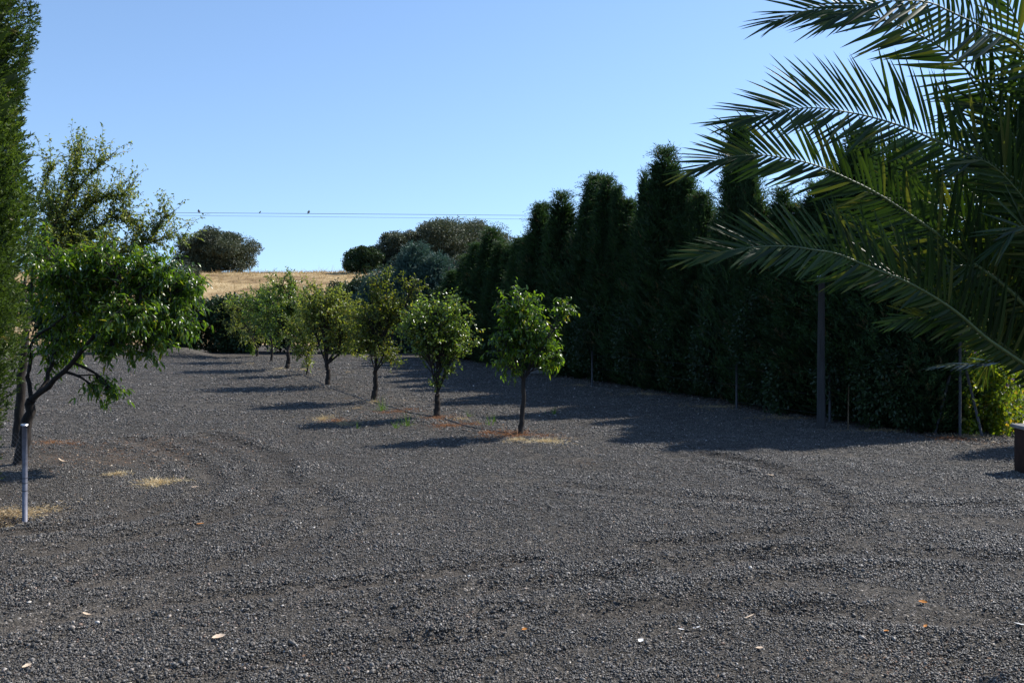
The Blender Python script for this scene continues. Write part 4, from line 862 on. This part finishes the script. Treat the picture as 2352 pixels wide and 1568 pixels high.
# power lines and birds
def wire(y0, y1, lab, r_):
    Z = 60; xs_ = np.linspace(-500, 2900, 40); m = (xs_ - 285) / 945.; yy = y0 + (y1 - y0) * m - 6 * ((m - .5) ** 2 - .25) * -0.25
    P = np.stack([(xs_ - CX) / F * Z, np.full(40, Z), H + (HY - yy) / F * Z], 1)
    mb = MB(); mb.tube(P, r_, 6); tag(mb.obj("power_line", M['cable'], smooth=True), lab, "cable", "overhead cables crossing the sky")
    return lambda x: np.array([(x - CX) / F * Z, Z, np.interp((x - CX) / F * Z, P[:, 0], P[:, 2])])
f1 = wire(488, 495, "upper overhead cable with the birds perched on it", .014)
wire(494, 503.5, "lower fainter overhead cable without birds", .009)
for (x, s, rot, lab) in [(457, 1.0, 2.2, "plump dark bird on the cable above the left oak, leftmost of three"), (597, .62, .5, "smallest of the three birds, in the middle on the cable"), (709, 1.0, 1.4, "rightmost of the three birds, upright on the cable")]:
    p = f1(x); root = thing("bird", p + np.array([0, 0, .01]), lab, "bird", "birds perched on the cable"); root.scale = (s, s, s); root.rotation_euler = (0, 0, rot)
    mb = MB(); A = catmull([[-.10, 0, .02], [-.06, 0, .05], [0, 0, .09], [.05, 0, .15], [.075, 0, .20], [.085, 0, .235]], 14)
    mb.tube(A, np.interp(np.linspace(0, 1, 14), [0, .2, .5, .72, .85, 1], [.008, .045, .068, .042, .04, .008]), 10); mb.obj("body", M['bird'], root, smooth=True)
    mb = MB(); mb.tube([[.09, 0, .205], [.125, 0, .20]], [.012, .002], 6); mb.obj("beak", M['bird'], root)
    mb = MB(); mb.box((-.2, -.02, -.05), (-.06, .02, -.04), 0); mb.V[-1][:, 2] += (mb.V[-1][:, 0] + .2) * .55; mb.obj("tail", M['bird'], root)
    for sg in (-1, 1):
        mb = MB(); mb.tube([[0, sg * .018, .04], [.005, sg * .018, 0.0]], .005, 5); mb.obj("leg", M['bird'], root)
        mb = MB(); mb.tube(catmull([[.05, sg * .045, .14], [0, sg * .066, .09], [-.09, sg * .035, .02]], 6), [.01, .028, .032, .028, .018, .004], 6); mb.obj("wing", M['bird'], root, smooth=True)

# ------------------------------------------------------------------ palm
CR = np.array([3.30, 4.85, 1.50])
base = np.array([CR[0], CR[1], gz(CR[0], CR[1])])
palm = thing("palm_tree", base, "date palm with long arching fronds reaching in from the right edge", "palm")
mb = MB(); mb.tube(catmull([[0, 0, -.1], [0, 0, .6], [0, 0, CR[2] - base[2] - .1]], 8), [.27, .25, .25, .26, .27, .28, .25, .16], 20); mb.obj("trunk", M['dead'], palm)
r = np.random.RandomState(901)
mb = MB()
for k in range(70):
    a = k * 2.39996; z = .1 + 1.15 * k / 70; d = np.array([math.cos(a), math.sin(a), 0]); s = d * .22 + [0, 0, z]; e = s + d * .11 + np.array([0, 0, .11])
    mb.tube([s, e], [.045, .03], 5)
o = mb.obj("leaf_base_stubs", M['dead'], palm); o["kind"] = "stuff"

# shared leaflet blade: unit length along +Y, unit width along X, fold up +Z
def leaflet_geo():
    t = np.array([0, .06, .25, .5, .75, .9, 1.0]); w = np.array([.22, .6, 1.0, .92, .62, .32, .02]); V = []
    for ti, wi in zip(t, w):
        z = -0.055 * ti ** 2 * 1.6
        V += [[-wi / 2, ti, z + .28 * wi * .03], [0, ti, z], [wi / 2, ti, z + .28 * wi * .03]]
    V = np.array(V); f = []
    for k in range(6):
        a = 3 * k; f += [[a, a + 1, a + 4, a + 3], [a + 1, a + 2, a + 5, a + 4]]
    return V, np.array(f)
LV, LF = leaflet_geo()
lm = []
for k in range(8):
    mb = MB(); mb.add(LV, LF, 0, [0.1, .25, .35, .45, .55, .7, .85, .97][k]); lm.append(mb.mesh("leaflet", M['palm']))
budget = [300]
def frond(pts, D3, face=(-0.45, -0.85, 0.05), Lmax=.40, n_pairs=70, seed=0, single=False, start=.16, droop=.0, vang=.22, lo=.8, lo_in=.7, width=.0195, label=None, side=None):
    rr = np.random.RandomState(seed); px = [at(x, y, z) for (x, y, z) in pts] if D3 is None else None
    path = catmull(np.array(px[::-1]), 60) if D3 is None else catmull(np.array(D3), 60)
    if D3 is None: path = catmull(np.vstack([CR + unit(px[-1] - CR) * .12, np.array(px[::-1])]), 70)
    n = len(path); u = np.linspace(0, 1, n)
    mb = MB(); mb.tube(path, np.interp(u, [0, .15, .6, 1], [.022, .013, .006, .0015]), 7)
    fo = mb.obj("frond", M['rachis'], palm, base, True)
    if label: fo["label"] = label
    T = unit(np.gradient(path, axis=0)); Fc = unit(np.array(face, float))
    N_ = Fc[None] - (T @ Fc)[:, None] * T; N_ = unit(N_); S = np.cross(T, N_)
    if S[n // 2][2] < 0: S = -S
    rest = MB()
    for k in range(n_pairs):
        f = start + (1 - start) * (k + .5) / n_pairs
        j = min(int(f * (n - 1)), n - 2)
        for sg in (1, -1):
            f2 = f + rr.uniform(-.004, .004); ang = np.interp(f2, [start, .35, .8, 1], [1.15, .95, .68, .16]) + rr.normal(0, .075)
            ll = Lmax * np.interp(f2, [start, .3, .6, .85, 1], [.45, .95, 1.0, .8, .5]) * rr.uniform(.86, 1.08) * (1 if sg > 0 else lo * np.interp(f2, [.3, .75], [lo_in, 1]))
            v = vang + rr.choice([-.14, 0, .14]) + rr.normal(0, .05)
            D = math.cos(ang) * T[j] + math.sin(ang) * (sg * S[j] * math.cos(v) + N_[j] * math.sin(v)); D = D + np.array([0, 0, -droop]); D = D / np.linalg.norm(D)
            nn = N_[j] * math.cos(v) - sg * S[j] * math.sin(v) + rr.normal(0, .10, 3) + sg * S[j] * .25; nn = nn - (nn @ D) * D; nn /= np.linalg.norm(nn); xx = np.cross(D, nn)
            w = width * rr.uniform(.85, 1.12) * np.interp(f2, [0, .3, .85, 1], [.7, 1, .9, .5])
            pos = path[j] + (path[j + 1] - path[j]) * (f * (n - 1) - j)
            if single and budget[0] > 0:
                budget[0] -= 1; o = link(bpy.data.objects.new("leaflet", lm[rr.randint(8)]), fo)
                A = Matrix(((xx[0] * w, D[0] * ll, nn[0] * ll, pos[0] - base[0]), (xx[1] * w, D[1] * ll, nn[1] * ll, pos[1] - base[1]), (xx[2] * w, D[2] * ll, nn[2] * ll, pos[2] - base[2]), (0, 0, 0, 1)))
                o.matrix_local = A
            else:
                rest.add(LV @ np.stack([xx * w, D * ll, nn * ll]) + pos, LF, 0, rr.choice([.1, .3, .45, .6, .75, .95]))
    if rest.n: q = rest.obj("leaflets", M['palm'], fo, base); q["kind"] = "stuff"
FR = [
 # A2, near top
 ([(1904, 48, 3.9), (1971, 18, 3.95), (2033, 4, 4.0), (2125, 4, 4.1), (2180, 26, 4.15), (2254, 62, 4.25), (2352, 121, 4.4), (2480, 330, 4.6)], dict(seed=1, n_pairs=80, Lmax=.44, lo=1.0)),
 ([(1776, 51, 4.4), (1857, 24, 4.45), (1960, 22, 4.5), (2070, 62, 4.55), (2162, 110, 4.6), (2235, 176, 4.65), (2352, 290, 4.7), (2500, 560, 4.8)], dict(seed=2, n_pairs=84, lo=1.0, face=(-.5, -.8, .15))),
 ([(1690, 280, 4.2), (1758, 263, 4.22), (1813, 252, 4.25), (1868, 248, 4.3), (1923, 254, 4.35), (1996, 268, 4.4), (2070, 290, 4.45), (2143, 320, 4.5), (2217, 353, 4.55), (2309, 397, 4.6), (2480, 560, 4.7)], dict(seed=3, n_pairs=98, Lmax=.44, single=True, label="frond arching clear against the sky in the middle of the palm")),
 ([(1596, 390, 4.3), (1647, 368, 4.32), (1684, 360, 4.35), (1739, 356, 4.4), (1794, 362, 4.42), (1868, 378, 4.45), (1941, 408, 4.5), (2015, 445, 4.55), (2088, 492, 4.6), (2162, 544, 4.62), (2230, 600, 4.65), (2352, 700, 4.7)], dict(seed=4, n_pairs=98, Lmax=.40, single=True, label="frond reaching farthest left over the cypress tops")),
 ([(1590, 592, 4.1), (1644, 581, 4.12), (1696, 572, 4.15), (1751, 566, 4.2), (1816, 566, 4.25), (1871, 574, 4.3), (1923, 583, 4.35), (1987, 609, 4.4), (2073, 643, 4.45), (2137, 677, 4.5), (2201, 720, 4.55), (2266, 776, 4.6), (2334, 823, 4.65)], dict(seed=5, n_pairs=100, face=(-.4, -.85, .15), Lmax=.36, lo=.78, lo_in=.4)),
 # fronds behind
 ([(1900, 600, 5.3), (1970, 560, 5.3), (2050, 545, 5.25), (2130, 555, 5.2), (2220, 600, 5.1), (2330, 690, 5.0)], dict(seed=6, n_pairs=60, face=(-.3, -.85, .2))),
 ([(1930, 640, 4.9), (2000, 625, 4.9), (2080, 640, 4.9), (2180, 680, 4.9), (2280, 750, 4.9)], dict(seed=7, n_pairs=55, droop=.1, face=(-.2, -.8, .4))),
 ([(1990, 450, 5.6), (2050, 400, 5.6), (2120, 390, 5.5), (2200, 420, 5.4), (2290, 500, 5.2), (2400, 650, 5.0)], dict(seed=8, n_pairs=60, face=(-.4, -.8, .1))),
 ([(1990, 470, 4.8), (2080, 455, 4.8), (2170, 480, 4.8), (2260, 540, 4.8), (2360, 640, 4.8)], dict(seed=10, n_pairs=60, droop=.05)),
 ([(2130, 640, 4.6), (2200, 610, 4.6), (2270, 625, 4.7), (2350, 690, 4.75), (2430, 780, 4.8)], dict(seed=11, n_pairs=50)),
 ([(2050, 740, 4.6), (2110, 728, 4.6), (2190, 735, 4.65), (2280, 775, 4.7), (2380, 850, 4.8)], dict(seed=12, n_pairs=45, Lmax=.26, droop=.15)),
 ([(2150, 842, 5.0), (2230, 836, 5.0), (2310, 834, 4.95), (2420, 860, 4.9)], dict(seed=13, n_pairs=36, Lmax=.2, droop=.1, face=(0, -.15, 1))),
 # right side mass
 ([(2150, 330, 5.9), (2210, 300, 5.8), (2290, 350, 5.6), (2390, 500, 5.3), (2490, 700, 5.0)], dict(seed=22, n_pairs=60)),
 ([(2110, 500, 5.9), (2180, 450, 5.8), (2260, 480, 5.6), (2360, 600, 5.3), (2480, 780, 5.0)], dict(seed=23, n_pairs=60)),
 ([(2260, 330, 4.7), (2310, 300, 4.7), (2370, 360, 4.7), (2440, 520, 4.75), (2520, 700, 4.8)], dict(seed=25, n_pairs=60)),
 ([(2240, 450, 5.6), (2290, 410, 5.5), (2350, 460, 5.4), (2430, 600, 5.2), (2510, 760, 5.0)], dict(seed=26, n_pairs=60)),
 ([(2190, 590, 5.0), (2250, 560, 5.0), (2320, 600, 5.0), (2410, 720, 4.95)], dict(seed=27, n_pairs=55)),
 ([(2120, 700, 5.2), (2190, 670, 5.2), (2270, 690, 5.1), (2380, 790, 5.0)], dict(seed=29, n_pairs=50, Lmax=.3)),
 ([(2200, 260, 4.6), (2255, 240, 4.62), (2320, 300, 4.65), (2400, 460, 4.7), (2500, 680, 4.75)], dict(seed=30, n_pairs=64)),
 ([(2240, -120, 4.6), (2290, -40, 4.6), (2350, 80, 4.65), (2420, 260, 4.7), (2510, 520, 4.75)], dict(seed=14, n_pairs=70)),
 ([(2200, 380, 4.4), (2260, 370, 4.45), (2330, 430, 4.5), (2420, 560, 4.6), (2510, 720, 4.7)], dict(seed=16, n_pairs=60)),
 ([(2230, 520, 5.3), (2290, 480, 5.2), (2360, 530, 5.1), (2460, 680, 5.0)], dict(seed=17, n_pairs=55)),
 ([(2290, 250, 4.9), (2330, 200, 4.9), (2390, 260, 4.9), (2460, 450, 4.9), (2530, 650, 4.9)], dict(seed=18, n_pairs=60)),
 ([(2300, 560, 4.3), (2350, 520, 4.35), (2420, 580, 4.45), (2510, 740, 4.6)], dict(seed=19, n_pairs=50)),
 ([(2170, 700, 5.3), (2240, 640, 5.2), (2320, 650, 5.1), (2420, 750, 5.0)], dict(seed=20, n_pairs=50)),
]
order = [2, 3] + [k for k in range(len(FR)) if k not in (2, 3)]
for k in order: frond(FR[k][0], None, **FR[k][1])
# the fronds on the far side of the crown, mostly outside the picture
for k, (a, e, ln) in enumerate([(-.5, .5, 2.0), (0, .8, 2.1), (.3, .4, 2.2), (.6, .8, 2.0), (.9, .2, 1.8), (1.3, .1, 1.3), (1.7, .1, 1.2), (.1, 1.4, 1.5), (-.2, .2, 2.2)]):
    d = np.array([math.cos(a), math.sin(a), 0]); q = ln / 2.2; up = np.array([0, 0, 1.0])
    D3 = [CR + d * .12, CR + d * .55 * q + up * (.55 + .45 * e), CR + d * 1.2 * q + up * (.7 + .75 * e), CR + d * 1.8 * q + up * (.55 + .75 * e), CR + d * 2.25 * q + up * (.2 + .6 * e)]
    frond(None, D3, seed=40 + k, n_pairs=60, face=(-d[0] * .3, -d[1] * .3, 1), Lmax=.38)
print("leaf counts", tot)
